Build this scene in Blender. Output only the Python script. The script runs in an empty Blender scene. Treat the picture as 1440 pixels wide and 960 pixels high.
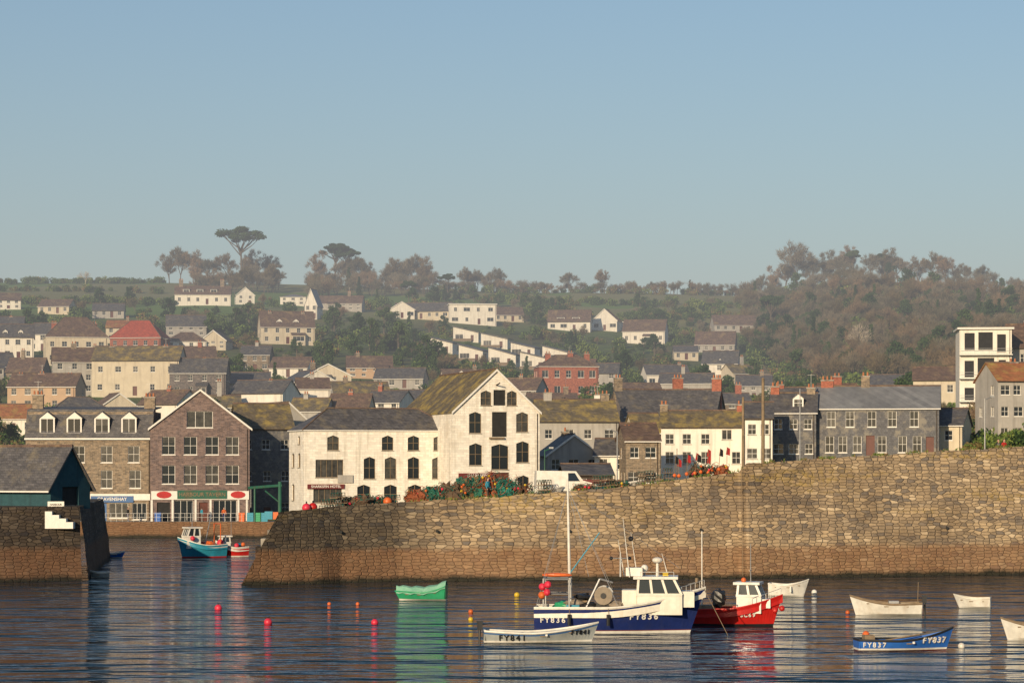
import bpy, math, random
import numpy as np
from mathutils import Vector, Matrix, noise
random.seed(7); np.random.seed(7)
scene=bpy.context.scene
F=3600.0; EYE=9.0; YH=655.0
def X(b,d): return (b-720)*d/F          # bearing at distance -> metres
def Z(e,d): return EYE+(YH-e)*d/F       # elevation at distance -> metres
# ------------------------------------------------------------------ materials
def newmat(name):
    m=bpy.data.materials.new(name); m.use_nodes=True
    nt=m.node_tree; b=nt.nodes['Principled BSDF']; return m,nt,b
def rgba(c): return (c[0],c[1],c[2],1)
def mixc(nt,fac,a,b,mode='MIX'):
    n=nt.nodes.new('ShaderNodeMix'); n.data_type='RGBA'; n.blend_type=mode
    if isinstance(fac,(int,float)): n.inputs[0].default_value=fac
    else: nt.links.new(fac,n.inputs[0])
    for i,v in ((6,a),(7,b)):
        if isinstance(v,(tuple,list)): n.inputs[i].default_value=rgba(v)
        else: nt.links.new(v,n.inputs[i])
    return n.outputs[2]
def ramp(nt,val,lo,hi,a=0,b=1):
    n=nt.nodes.new('ShaderNodeMapRange'); n.inputs[1].default_value=lo; n.inputs[2].default_value=hi; n.inputs[3].default_value=a; n.inputs[4].default_value=b
    nt.links.new(val,n.inputs[0]); return n.outputs[0]
def noisen(nt,vec,scale,detail=4,rough=.6):
    n=nt.nodes.new('ShaderNodeTexNoise'); n.inputs['Scale'].default_value=scale
    n.inputs['Detail'].default_value=detail; n.inputs['Roughness'].default_value=rough
    nt.links.new(vec,n.inputs['Vector']); return n.outputs['Fac']
def pmat(name,c1,c2=None,scale=1.5,rough=.85,bump=0.0,patch=None,pscale=.5,plo=.5,phi=.62,brick=None,mortar=None,spec=.3,rand=0,metal=0,streak=None,samt=.7):
    m,nt,b=newmat(name)
    tc=nt.nodes.new('ShaderNodeTexCoord').outputs['Object']
    oi=nt.nodes.new('ShaderNodeObjectInfo')
    add=nt.nodes.new('ShaderNodeVectorMath'); add.operation='ADD'
    nt.links.new(tc,add.inputs[0]); nt.links.new(oi.outputs['Location'],add.inputs[1])
    tcw=add.outputs[0]
    if c2 is None: c2=tuple(x*.8 for x in c1)
    nz=noisen(nt,tcw,scale)
    col=mixc(nt,ramp(nt,nz,.3,.7),c1,c2)
    h=nz
    if brick:
        sep=nt.nodes.new('ShaderNodeSeparateXYZ'); nt.links.new(tc,sep.inputs[0])
        a=nt.nodes.new('ShaderNodeMath'); a.operation='ADD'; nt.links.new(sep.outputs[0],a.inputs[0]); nt.links.new(sep.outputs[1],a.inputs[1])
        cb=nt.nodes.new('ShaderNodeCombineXYZ'); nt.links.new(a.outputs[0],cb.inputs[0]); nt.links.new(sep.outputs[2],cb.inputs[1])
        nd=nt.nodes.new('ShaderNodeTexNoise'); nd.inputs['Scale'].default_value=1.2; nt.links.new(tc,nd.inputs['Vector'])
        vm=nt.nodes.new('ShaderNodeVectorMath'); vm.operation='MULTIPLY_ADD'; nt.links.new(nd.outputs['Color'],vm.inputs[0]); vm.inputs[1].default_value=(.25,.18,0); nt.links.new(cb.outputs[0],vm.inputs[2])
        bt=nt.nodes.new('ShaderNodeTexBrick'); nt.links.new(vm.outputs[0],bt.inputs['Vector'])
        bt.inputs['Scale'].default_value=1; bt.inputs['Brick Width'].default_value=brick[0]; bt.inputs['Row Height'].default_value=brick[1]
        bt.inputs['Mortar Size'].default_value=brick[2]; bt.inputs['Mortar Smooth'].default_value=.3
        bt.inputs['Color1'].default_value=(1.25,1.22,1.2,1); bt.inputs['Color2'].default_value=(.62,.62,.64,1); 
        mm=mortar if mortar is not None else .55
        bt.inputs['Mortar'].default_value=(mm,mm,mm,1)
        col=mixc(nt,brick[3] if len(brick)>3 else 1.0,col,bt.outputs['Color'],'MULTIPLY')
        h=bt.outputs['Color']
    if patch:
        pn=noisen(nt,tcw,pscale,5,.7)
        col=mixc(nt,ramp(nt,pn,plo,phi),col,patch)
    if streak:
        mp=nt.nodes.new('ShaderNodeMapping'); mp.inputs['Scale'].default_value=(1.6,1.6,.12); nt.links.new(tcw,mp.inputs[0])
        sn=noisen(nt,mp.outputs[0],1.2,4)
        col=mixc(nt,ramp(nt,sn,.5,.8,0,samt),col,streak)
    if rand:
        hs=nt.nodes.new('ShaderNodeHueSaturation'); nt.links.new(col,hs.inputs['Color'])
        nt.links.new(ramp(nt,oi.outputs['Random'],0,1,1-rand,1+rand),hs.inputs['Value'])
        nt.links.new(ramp(nt,oi.outputs['Random'],0,1,.5+rand*.06,.5-rand*.06),hs.inputs['Hue'])
        col=hs.outputs[0]
    nt.links.new(col,b.inputs['Base Color'])
    b.inputs['Roughness'].default_value=rough; b.inputs['Specular IOR Level'].default_value=spec; b.inputs['Metallic'].default_value=metal
    if bump:
        bp=nt.nodes.new('ShaderNodeBump'); bp.inputs['Strength'].default_value=bump; bp.inputs['Distance'].default_value=.08
        nt.links.new(h,bp.inputs['Height']); nt.links.new(bp.outputs[0],b.inputs['Normal'])
    return m
M={}
M['white']=pmat('white_render',(.80,.75,.66),(.69,.64,.56),.6,streak=(.40,.36,.30))
M['whitestone']=pmat('whitewashed_stone',(.82,.78,.69),(.70,.64,.55),1.0,brick=(.7,.28,.02,.35),bump=.45,streak=(.36,.32,.25),patch=(.58,.51,.41),pscale=.35,plo=.57,phi=.77)
M['cream']=pmat('cream_render',(.62,.54,.41),(.52,.45,.34),.6,streak=(.32,.27,.21))
M['grey']=pmat('grey_render',(.42,.39,.35),(.33,.31,.28),.6,streak=(.2,.18,.16))
M['peach']=pmat('ochre_render',(.52,.36,.23),(.43,.30,.2),.6)
M['stone']=pmat('rubble_stone',(.29,.22,.15),(.15,.13,.105),2.5,brick=(.5,.2,.03),mortar=1.25,bump=.6)
M['stoned']=pmat('dark_rubble_stone',(.18,.15,.13),(.10,.095,.10),2.5,brick=(.5,.2,.03),mortar=1.5,bump=.6)
M['purple']=pmat('slate_stone',(.21,.15,.13),(.125,.10,.10),2.2,brick=(.5,.16,.02),mortar=1.4,bump=.5)
M['brick']=pmat('red_brick',(.36,.13,.08),(.28,.10,.07),2,brick=(.3,.12,.012),mortar=1.1,bump=.2)
M['slatehung']=pmat('slate_hung_wall',(.15,.15,.155),(.10,.10,.11),2,brick=(.35,.25,.02,.6),mortar=.4,patch=(.22,.2,.17),pscale=.7)
M['teal']=pmat('teal_boarding',(.03,.085,.10),(.02,.06,.075),2,streak=(.02,.04,.05))
M['r_slate']=pmat('roof_slate',(.135,.13,.13),(.08,.078,.085),1.5,brick=(.45,.2,.02,.8),bump=.4,patch=(.20,.17,.12),pscale=.6,plo=.52,phi=.75,rough=.6)
M['r_lichen']=pmat('roof_lichen',(.165,.135,.09),(.105,.095,.08),1.2,brick=(.45,.2,.02,.8),bump=.4,patch=(.36,.265,.08),pscale=.6,plo=.46,phi=.68)
M['r_brown']=pmat('roof_brown',(.19,.125,.095),(.11,.08,.07),1.2,brick=(.4,.2,.02,.8),bump=.4,patch=(.25,.18,.10),pscale=.5,plo=.52,phi=.72)
M['r_purple']=pmat('roof_purple',(.15,.105,.105),(.10,.075,.08),1.2,brick=(.4,.18,.02,.7),bump=.3)
M['r_red']=pmat('roof_red',(.42,.085,.05),(.32,.07,.045),1.0,brick=(.35,.22,.02,.6),bump=.3)
M['r_orange']=pmat('roof_orange',(.40,.16,.07),(.24,.11,.055),.8,brick=(.35,.22,.02,.6),bump=.3,patch=(.36,.26,.08),pscale=.6,plo=.5,phi=.7)
M['r_grey']=pmat('roof_grey_sheet',(.22,.225,.23),(.15,.155,.165),.8,brick=(1.0,4,.04,.5),bump=.2,rough=.55)
M['frame']=pmat('white_frame',(.74,.71,.65),(.64,.61,.56),3,rough=.5)
M['glass'],nt,b=newmat('window_glass'); b.inputs['Base Color'].default_value=(.02,.025,.03,1); b.inputs['Roughness'].default_value=.12
M['glassc']=pmat('curtained_glass',(.09,.085,.075),(.03,.03,.03),1.5,rough=.2,spec=.5)
M['dark']=pmat('dark_opening',(.02,.02,.02),(.03,.03,.03),2)
M['door']=pmat('door_paint',(.12,.04,.03),(.09,.03,.02),2,rough=.5)
M['blue_paint']=pmat('blue_shop_paint',(.05,.13,.30),(.04,.10,.24),2,rough=.5)
M['green_paint']=pmat('green_paint',(.03,.12,.08),(.02,.09,.06),2,rough=.5,streak=(.12,.06,.03))
M['redsign']=pmat('red_sign_paint',(.45,.03,.03),(.35,.03,.03),2,rough=.5)
M['darkred']=pmat('dark_red_paint',(.16,.03,.03),(.12,.03,.03),2,rough=.5)
M['pot']=pmat('terracotta',(.42,.17,.08),(.33,.13,.07),3)
M['concrete']=pmat('concrete',(.36,.33,.28),(.26,.24,.21),.8,patch=(.16,.15,.13),pscale=.8)
M['wood']=pmat('weathered_wood',(.26,.19,.12),(.16,.12,.08),3)
M['darkwood']=pmat('dark_wood',(.07,.05,.04),(.05,.04,.03),3)
M['metal']=pmat('grey_metal',(.35,.35,.35),(.28,.28,.28),3,rough=.4,metal=.5)
M['bark']=pmat('bark',(.14,.11,.08),(.10,.08,.06),2)
M['twig']=pmat('twigs',(.22,.16,.085),(.145,.11,.065),.3,rand=.35)
M['twig2']=pmat('twigs_grey',(.19,.165,.11),(.13,.115,.075),.3,rand=.35)
M['paletwig']=pmat('pale_twigs',(.48,.40,.30),(.36,.31,.24),.3)
M['leaf']=pmat('leaf_dark',(.050,.095,.022),(.032,.062,.018),.5,rand=.45)
M['leaf2']=pmat('leaf_mid',(.14,.20,.04),(.09,.135,.03),.5,rand=.4)
M['leafb']=pmat('leaf_brown',(.21,.15,.055),(.13,.10,.042),.5,rand=.35)
M['pine']=pmat('pine_needles',(.028,.058,.022),(.042,.08,.026),.6,rand=.2)
# ------------------------------------------------------------------ mesh builder
class MB:
    def __init__(s): s.v=[]; s.f=[]; s.m=[]; s.ms=[]
    def mi(s,m):
        if isinstance(m,str): m=M[m]
        if m not in s.ms: s.ms.append(m)
        return s.ms.index(m)
    def face(s,pts,m):
        i=len(s.v); s.v.extend([tuple(p) for p in pts]); s.f.append(list(range(i,i+len(pts)))); s.m.append(s.mi(m))
    def box(s,x0,x1,y0,y1,z0,z1,m):
        s.hexa([(x0,y0,z0),(x1,y0,z0),(x1,y1,z0),(x0,y1,z0),(x0,y0,z1),(x1,y0,z1),(x1,y1,z1),(x0,y1,z1)],m)
    def hexa(s,c,m):
        i=len(s.v); s.v.extend([tuple(p) for p in c]); k=s.mi(m)
        for f in ((0,3,2,1),(4,5,6,7),(0,1,5,4),(1,2,6,5),(2,3,7,6),(3,0,4,7)):
            s.f.append([i+j for j in f]); s.m.append(k)
    def slab(s,q,t,m):
        s.hexa([(p[0],p[1],p[2]-t) for p in q]+list(q),m)
    def tube(s,p0,p1,r0,r1,m,n=6,cap=True):
        p0=Vector(p0); p1=Vector(p1); d=(p1-p0)
        if d.length<1e-6: return
        d.normalize(); a=d.orthogonal().normalized(); b=d.cross(a); i=len(s.v); k=s.mi(m)
        for p,r in ((p0,r0),(p1,r1)):
            for j in range(n):
                t=2*math.pi*j/n; s.v.append(tuple(p+a*math.cos(t)*r+b*math.sin(t)*r))
        for j in range(n):
            s.f.append([i+j,i+(j+1)%n,i+n+(j+1)%n,i+n+j]); s.m.append(k)
        if cap:
            s.f.append([i+n+j for j in range(n)]); s.m.append(k); s.f.append([i+n-1-j for j in range(n)]); s.m.append(k)
    def ball(s,c,r,m,nu=10,nv=7,sc=(1,1,1),jit=0,seed=0):
        i=len(s.v); k=s.mi(m)
        for a in range(nv+1):
            th=math.pi*a/nv
            for b in range(nu):
                ph=2*math.pi*b/nu
                d=Vector((math.sin(th)*math.cos(ph),math.sin(th)*math.sin(ph),math.cos(th)))
                rr=r*(1+jit*noise.noise(d*2.3+Vector((seed*3.1,seed,0))))
                s.v.append((c[0]+d.x*rr*sc[0],c[1]+d.y*rr*sc[1],c[2]+d.z*rr*sc[2]))
        for a in range(nv):
            for b in range(nu):
                s.f.append([i+a*nu+b,i+(a+1)*nu+b,i+(a+1)*nu+(b+1)%nu,i+a*nu+(b+1)%nu]); s.m.append(k)
    def make(s,name,parent=None,smooth=False,loc=None,rot=None):
        me=bpy.data.meshes.new(name); me.from_pydata(s.v,[],s.f)
        for m in s.ms: me.materials.append(m)
        me.polygons.foreach_set('material_index',s.m)
        if smooth: me.polygons.foreach_set('use_smooth',[True]*len(s.f))
        me.update()
        o=bpy.data.objects.new(name,me); scene.collection.objects.link(o)
        if parent: o.parent=parent
        if loc: o.location=loc
        if rot is not None: o.rotation_euler=(0,0,rot)
        return o
def empty(name,loc=(0,0,0),yaw=0):
    e=bpy.data.objects.new(name,None); scene.collection.objects.link(e); e.location=loc; e.rotation_euler=(0,0,yaw); e.empty_display_size=.5; return e
def text(name,body,size,mat,parent,matrix,ext=.01):
    c=bpy.data.curves.new(name,'FONT'); c.body=body; c.size=size; c.extrude=ext; c.align_x='CENTER'; c.align_y='CENTER'; c.offset=size*.012
    c.materials.append(M[mat]); o=bpy.data.objects.new(name,c); scene.collection.objects.link(o); o.parent=parent; o.matrix_local=matrix; return o
RX=Matrix.Rotation(math.pi/2,4,'X')
# ------------------------------------------------------------------ walls with real openings
def clip(poly,fn):
    out=[]
    for i in range(len(poly)):
        a=poly[i]; b=poly[(i+1)%len(poly)]; fa=fn(a); fb=fn(b)
        if fa>=0: out.append(a)
        if (fa>0 and fb<0) or (fa<0 and fb>0):
            t=fa/(fa-fb); out.append((a[0]+(b[0]-a[0])*t,a[1]+(b[1]-a[1])*t))
    return out
def panel(W,G,o,u,width,h,ops,wm,grh=0,zb=0,fr='frame',rev=.18):
    n=(u[1],-u[0])
    def P(a,z,off=0): return (o[0]+u[0]*a+n[0]*off,o[1]+u[1]*a+n[1]*off,o[2]+z)
    xs={0,width}; zs={zb,h}
    if grh: xs.add(width/2); zs.add(h+grh)
    for q in ops: xs|={q[0],q[2]}; zs|={q[1],q[3]}
    xs=sorted(xs); zs=sorted(zs)
    def topf(p): return h+grh*(1-abs(2*p[0]/width-1))-p[1]
    for i in range(len(xs)-1):
        for j in range(len(zs)-1):
            x0,x1,z0,z1=xs[i],xs[i+1],zs[j],zs[j+1]
            if x1-x0<1e-5 or z1-z0<1e-5: continue
            cx,cz=(x0+x1)/2,(z0+z1)/2
            if any(q[0]<cx<q[2] and q[1]<cz<q[3] for q in ops): continue
            poly=[(x0,z0),(x1,z0),(x1,z1),(x0,z1)]
            if grh and z1>h-1e-6:
                poly=clip(poly,topf)
                if len(poly)<3: continue
            W.face([P(a,b) for a,b in poly],wm)
    for q in ops:
        a0,z0,a1,z1=q[:4]; k=q[4] if len(q)>4 else 'w'
        W.face([P(a0,z0),P(a0,z0,-rev),P(a0,z1,-rev),P(a0,z1)],wm); W.face([P(a1,z0,-rev),P(a1,z0),P(a1,z1),P(a1,z1,-rev)],wm)
        W.face([P(a0,z1),P(a0,z1,-rev),P(a1,z1,-rev),P(a1,z1)],wm); W.face([P(a0,z0,-rev),P(a0,z0),P(a1,z0),P(a1,z0,-rev)],fr)
        g={'w':'glass','g':'glass','a':'glass','d':'door','o':'dark','D':'blue_paint','b':'glass'}.get(k,'glass')
        if g=='glass' and random.random()<.3: g='glassc'
        G.face([P(a0,z0,-rev),P(a1,z0,-rev),P(a1,z1,-rev),P(a0,z1,-rev)],g)
        if g!='door' and k in 'wg' and random.random()<.35:
            cz=z1-(z1-z0)*random.uniform(.2,.5); G.face([P(a0,cz,-rev+.002),P(a1,cz,-rev+.002),P(a1,z1,-rev+.002),P(a0,z1,-rev+.002)],'glassc')
        def bar(b0,b1,c0,c1,f=fr):
            r0,r1=-rev+.005,-rev+.07
            G.hexa([P(b0,c0,r1),P(b1,c0,r1),P(b1,c0,r0),P(b0,c0,r0),P(b0,c1,r1),P(b1,c1,r1),P(b1,c1,r0),P(b0,c1,r0)],f)
        w=a1-a0; hh=z1-z0; t=.055
        if k in 'wgab':
            bar(a0,a1,z0,z0+t); bar(a0,a1,z1-t,z1); bar(a0,a0+t,z0+t,z1-t); bar(a1-t,a1,z0+t,z1-t)
            if k in 'wa':
                bar(a0+t,a1-t,z0+hh*.5-.025,z0+hh*.5+.025)
                bar(a0+w/2-.02,a0+w/2+.02,z0+t,z0+hh*.5-.025); bar(a0+w/2-.02,a0+w/2+.02,z0+hh*.5+.025,z1-t)
            if k=='g':
                nb=max(1,int(w/1.3))
                for i in range(1,nb+1):
                    xx=a0+w*i/(nb+1); bar(xx-.03,xx+.03,z0+t,z1-t)
            if k=='b':
                nb=max(2,int(w/.6))
                for i in range(1,nb): 
                    xx=a0+w*i/nb; bar(xx-.025,xx+.025,z0+t,z1-t)
            s1=.07
            W.hexa([P(a0-.06,z0-.1,s1),P(a1+.06,z0-.1,s1),P(a1+.06,z0-.1,.003),P(a0-.06,z0-.1,.003),P(a0-.06,z0-.005,s1),P(a1+.06,z0-.005,s1),P(a1+.06,z0-.005,.003),P(a0-.06,z0-.005,.003)],'concrete' if wm in('whitestone','white') else fr)
        if k=='a':
            r=min(.28,w*.25)
            for (aa,sg) in ((a0,1),(a1,-1)):
                W.face([P(aa,z1-r,-.002),P(aa+sg*w*.5,z1-.0,-.002),P(aa,z1,-.002)] if sg>0 else [P(aa,z1-r,-.002),P(aa,z1,-.002),P(aa+sg*w*.5,z1,-.002)],wm)
def autowin(width,h,storeys,cols,ww,wh,door=False,wide=False):
    ops=[]; sh=h/storeys
    for s in range(storeys):
        for c in range(cols):
            cx=width*(c+.5)/cols+random.uniform(-.12,.12); w=ww*(random.choice([1,1.6,2.2]) if wide else random.choice([1,1,1,1.25]))
            w=min(w,width/cols*.8)
            if door and s==0 and c==cols//2: ops.append((cx-.5,.05,cx+.5,min(2.1,sh-.3),'d')); continue
            if not door and random.random()<.3: continue
            z0=s*sh+sh*.33
            ops.append((cx-w/2,z0,cx+w/2,min(z0+wh,(s+1)*sh-.2),'w' if w<1.4 else 'g'))
    return ops
def house(name,x,y,z,yaw,w,dep,h,roof='x',rh=2.5,wm='white',rm='r_slate',storeys=2,cols=None,win=None,lwin=None,rwin=None,chim=(),dorm=(),found=5,ww=1.05,wh=1.3,eave=.3,chm='stone',fr='frame',wide=False,trim=True,porch=None):
    E=empty(name,(x,y,z),yaw)
    W=MB(); G=MB(); R=MB()
    hw=w/2
    cols=cols or max(1,int(round(w/2.9)))
    fw=win if win is not None else autowin(w,h,storeys,cols,ww,wh,True,wide)
    sc=max(1,int(round(dep/3.5)))
    lw=lwin if lwin is not None else autowin(dep,h,storeys,sc,ww,wh)
    rw=rwin if rwin is not None else autowin(dep,h,storeys,sc,ww,wh)
    gx=rh if roof=='x' else 0; gy=rh if roof=='y' else 0
    panel(W,G,(-hw,0,0),(1,0),w,h,fw,wm,gy,-found,fr)
    panel(W,G,(hw,0,0),(0,1),dep,h,rw,wm,gx,-found,fr)
    panel(W,G,(hw,dep,0),(-1,0),w,h,[],wm,gy,-found,fr)
    panel(W,G,(-hw,dep,0),(0,-1),dep,h,lw,wm,gx,-found,fr)
    o=.22; t=.16; e=eave
    if roof=='x':
        sl=rh/(dep/2); ze=h-e*sl+t+.02; zr=h+rh+t+.02
        R.slab([(-hw-o,-e,ze),(hw+o,-e,ze),(hw+o,dep/2,zr),(-hw-o,dep/2,zr)],t,rm)
        R.slab([(-hw-o,dep/2,zr),(hw+o,dep/2,zr),(hw+o,dep+e,ze),(-hw-o,dep+e,ze)],t,rm)
        R.tube((-hw-o,dep/2,zr+.02),(hw+o,dep/2,zr+.02),.12,.12,'r_brown',6)
        R.box(-hw-o,hw+o,-e-.10,-e-.003,ze-t-.02,ze-t+.1,'darkwood' if random.random()<.5 else 'frame')
    elif roof=='y':
        sl=rh/hw; ze=h-e*sl+t+.02; zr=h+rh+t+.02
        for sg in (-1,1):
            q=[(sg*(hw+e),-o,ze),(0,-o,zr),(0,dep+o,zr),(sg*(hw+e),dep+o,ze)]
            if sg>0: q=[q[1],q[0],q[3],q[2]]
            R.slab(q,t,rm)
            if trim:
                q=[(sg*(hw+e+.02),-o-.06,ze+.02),(0,-o-.06,zr+.02),(0,-o-.004,zr+.02),(sg*(hw+e+.02),-o-.004,ze+.02)]
                if sg>0: q=[q[1],q[0],q[3],q[2]]
                R.slab(q,.28,'frame')
        R.tube((0,-o,zr+.02),(0,dep+o,zr+.02),.12,.12,'r_brown',6)
    elif roof=='hip':
        ins=min(hw,dep/2); ze=h+.12
        A=[(-hw-e,-e,ze),(hw+e,-e,ze),(hw+e,dep+e,ze),(-hw-e,dep+e,ze)]
        rx=max(0.05,hw-ins)
        if w>=dep:
            r0=(-rx,dep/2,h+rh); r1=(rx,dep/2,h+rh)
            R.face([A[0],A[1],r1,r0],rm); R.face([A[2],A[3],r0,r1],rm); R.face([A[1],A[2],r1],rm); R.face([A[3],A[0],r0],rm)
            for p,q in ((A[0],r0),(A[1],r1),(r0,r1)): R.tube(p,q,.1,.1,'r_brown',5)
        else:
            r0=(0,hw,h+rh); r1=(0,dep-hw,h+rh)
            R.face([A[0],A[1],r0],rm); R.face([A[1],A[2],r1,r0],rm); R.face([A[2],A[3],r1],rm); R.face([A[3],A[0],r0,r1],rm)
        R.box(-hw-e+.01,hw+e-.01,-e+.01,dep+e-.01,h+.003,h+.117,'frame' if trim else rm)
    elif roof=='flat':
        R.box(-hw-.35,hw+.35,-.5,dep+.3,h+.003,h+.3,'frame'); R.box(-hw-.2,hw+.2,-.35,dep+.15,h+.303,h+.38,rm)
    elif roof in('mono','monol'):
        a,b=(rh,0) if roof=='mono' else (0,rh)
        W.face([(-hw,0,h),(hw,0,h)]+([(hw,0,h+b)] if b else [])+([(-hw,0,h+a)] if a else []),wm)
        W.face([(hw,dep,h),(-hw,dep,h)]+([(-hw,dep,h+a)] if a else [])+([(hw,dep,h+b)] if b else []),wm)
        if a: W.face([(-hw,dep,h),(-hw,0,h),(-hw,0,h+a),(-hw,dep,h+a)],wm)
        if b: W.face([(hw,0,h),(hw,dep,h),(hw,dep,h+b),(hw,0,h+b)],wm)
        R.slab([(-hw-.3,-.5,h+a+.32),(hw+.3,-.5,h+b+.32),(hw+.3,dep+.3,h+b+.32),(-hw-.3,dep+.3,h+a+.32)],.3,rm)
        R.box(-hw+.1,hw*.5,-1.4,-.02,-.1,.05,'concrete'); R.box(-hw+.1,hw*.5,-1.42,-1.36,.05,.9,'wood')
    elif roof=='mansard':
        k=1.7
        R.slab([(-hw-.1,-.25,h+.1),(hw+.1,-.25,h+.1),(hw+.1,k,h+rh),(-hw-.1,k,h+rh)],.14,rm)
        R.slab([(-hw-.1,k+.01,h+rh),(hw+.1,k+.01,h+rh),(hw+.1,dep,h+rh+.5),(-hw-.1,dep,h+rh+.5)],.14,rm)
        W.box(-hw+.01,hw-.01,k*.8,dep-.01,h,h+rh-.3,wm)
        R.box(-hw-.1,hw+.1,-.36,-.253,h-.1,h+.12,'frame')
    if porch:
        pu,pw_,ph_=porch
        panel(W,G,(pu-pw_/2,-1.8,0),(1,0),pw_,ph_,[(.3,.8,pw_-.3,ph_-.3,'g')],wm,0,-found,fr)
        W.box(pu-pw_/2,pu+pw_/2,-1.6,-.004,-found,ph_-.002,wm)
        R.slab([(pu-pw_/2-.2,-2.1,ph_+.1),(pu+pw_/2+.2,-2.1,ph_+.1),(pu+pw_/2+.2,-.004,ph_+.9),(pu-pw_/2-.2,-.004,ph_+.9)],.1,rm)
    D=MB()
    for (du,dy,dz,dw,dh,dr) in dorm:
        panel(D,D,(du-dw/2,dy,dz),(1,0),dw,dh,[(.14,.12,dw-.14,dh-.12,'w' if dw<1.7 else 'g')],'frame',0,-.3,'frame',.08)
        D.box(du-dw/2,du+dw/2,dy+.085,dy+3,dz-.3,dz+dh-.003,'r_slate' if dr=='y' else 'frame')
        if dr=='y':
            zz=dz+dh; r=dw*.38
            D.face([(du-dw/2,dy,zz),(du+dw/2,dy,zz),(du,dy,zz+r)],'frame')
            D.slab([(du-dw/2-.15,dy-.15,zz-.05),(du,dy-.15,zz+r+.1),(du,dy+3.2,zz+r+.1),(du-dw/2-.15,dy+3.2,zz-.05)],.1,rm)
            D.slab([(du,dy-.15,zz+r+.1),(du+dw/2+.15,dy-.15,zz-.05),(du+dw/2+.15,dy+3.2,zz-.05),(du,dy+3.2,zz+r+.1)],.1,rm)
        else:
            D.box(du-dw/2-.15,du+dw/2+.15,dy-.2,dy+3.2,dz+dh,dz+dh+.16,'r_slate')
    C=MB()
    for c in chim:
        cu,cv,cz=c[:3]; cw=c[3] if len(c)>3 else 1.0; cm=c[4] if len(c)>4 else chm
        C.box(cu-cw/2,cu+cw/2,cv-.35,cv+.35,h-.3,cz,cm); C.box(cu-cw/2-.07,cu+cw/2+.07,cv-.42,cv+.42,cz+.002,cz+.16,'concrete')
        npot=max(1,int(cw/.45))
        for i in range(npot):
            px_=cu-cw/2+cw*(i+.5)/npot; C.tube((px_,cv,cz+.16),(px_,cv,cz+.65),.14,.11,'pot',7)
        if random.random()<.5:
            C.tube((cu,cv,cz),(cu,cv,cz+1.9),.025,.02,'metal',4); C.tube((cu-.5,cv,cz+1.8),(cu+.5,cv,cz+1.8),.015,.015,'metal',4)
    if h>4: G.tube((hw-.3,-.08,-.5),(hw-.3,-.08,h-.1),.05,.05,'darkwood',5)
    W.make('walls',E); G.make('windows_and_doors',E); R.make('roof',E)
    if D.v: D.make('dormers',E)
    if C.v: C.make('chimneys',E)
    return E
# ------------------------------------------------------------------ terrain
TP=[-400,0,360,720,1080,1200,1440,1900]
TD=[326,400,500,600,700,800,900,1000,1150]
TT=[[735,655,590,545,500,465,435,415,397],
    [735,655,590,545,500,465,435,415,397],
    [735,655,597,548,508,474,442,420,400],
    [725,655,602,562,528,498,466,438,412],
    [688,640,600,572,548,520,484,445,414],
    [668,628,588,556,520,480,438,404,388],
    [640,600,555,515,485,460,438,422,412],
    [630,590,545,505,475,450,432,420,412]]
TTa=np.array(TT)
def tpy(b,d):
    col=[np.interp(b,TP,TTa[:,j]) for j in range(len(TD))]
    return float(np.interp(d,TD,col))
def tz(x,y):
    b=720+x*F/y
    if y<=1150:
        z=Z(tpy(b,y),y)
    else:
        z=Z(tpy(b,1150),1150)-((y-1150)**1.15)*.03
    k=min(1,max(0,(y-330)/120))
    return z+k*1.6*noise.noise(Vector((x*.012,y*.012,1.3)))+k*.5*noise.noise(Vector((x*.05,y*.05,4)))
def dfor(b,e):
    for d in np.arange(326,1150,3.0):
        if tpy(b,d)<=e: return float(d)
    return 1150.
T=MB(); bs=np.arange(-900,2400,20); ds=list(np.arange(326,1160,9))+[1180,1220,1300,1450,1700,2100,2600,3300]
for j,d in enumerate(ds):
    for i,b in enumerate(bs):
        x=X(b,d); T.v.append((x,d,max(-3,tz(x,d))))
n=len(bs)
for j in range(len(ds)-1):
    for i in range(n-1):
        T.f.append([j*n+i,j*n+i+1,(j+1)*n+i+1,(j+1)*n+i]); T.m.append(0)
m,nt,b=newmat('hillside_ground')
tc=nt.nodes.new('ShaderNodeTexCoord').outputs['Object']
n1=noisen(nt,tc,.03,6,.65); n2=noisen(nt,tc,.3,5,.7)
c=mixc(nt,ramp(nt,n1,.4,.6),(.13,.19,.045),(.14,.13,.06)); c=mixc(nt,ramp(nt,n2,.4,.7),c,(.07,.09,.035))
vo=nt.nodes.new('ShaderNodeTexVoronoi'); vo.inputs['Scale'].default_value=.011; nt.links.new(tc,vo.inputs['Vector'])
sp=nt.nodes.new('ShaderNodeSeparateColor'); nt.links.new(vo.outputs['Color'],sp.inputs[0])
fc=mixc(nt,ramp(nt,sp.outputs[0],.35,.6),(.15,.25,.05),(.27,.24,.10)); fc=mixc(nt,ramp(nt,n2,.3,.9),fc,(.13,.17,.06))
sx=nt.nodes.new('ShaderNodeSeparateXYZ'); nt.links.new(tc,sx.inputs[0])
c=mixc(nt,ramp(nt,sx.outputs[2],56,64),c,fc)
nt.links.new(c,b.inputs['Base Color']); b.inputs['Roughness'].default_value=.95; b.inputs['Specular IOR Level'].default_value=.1
T.ms=[m]; T.make('hillside_terrain',smooth=True)
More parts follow.
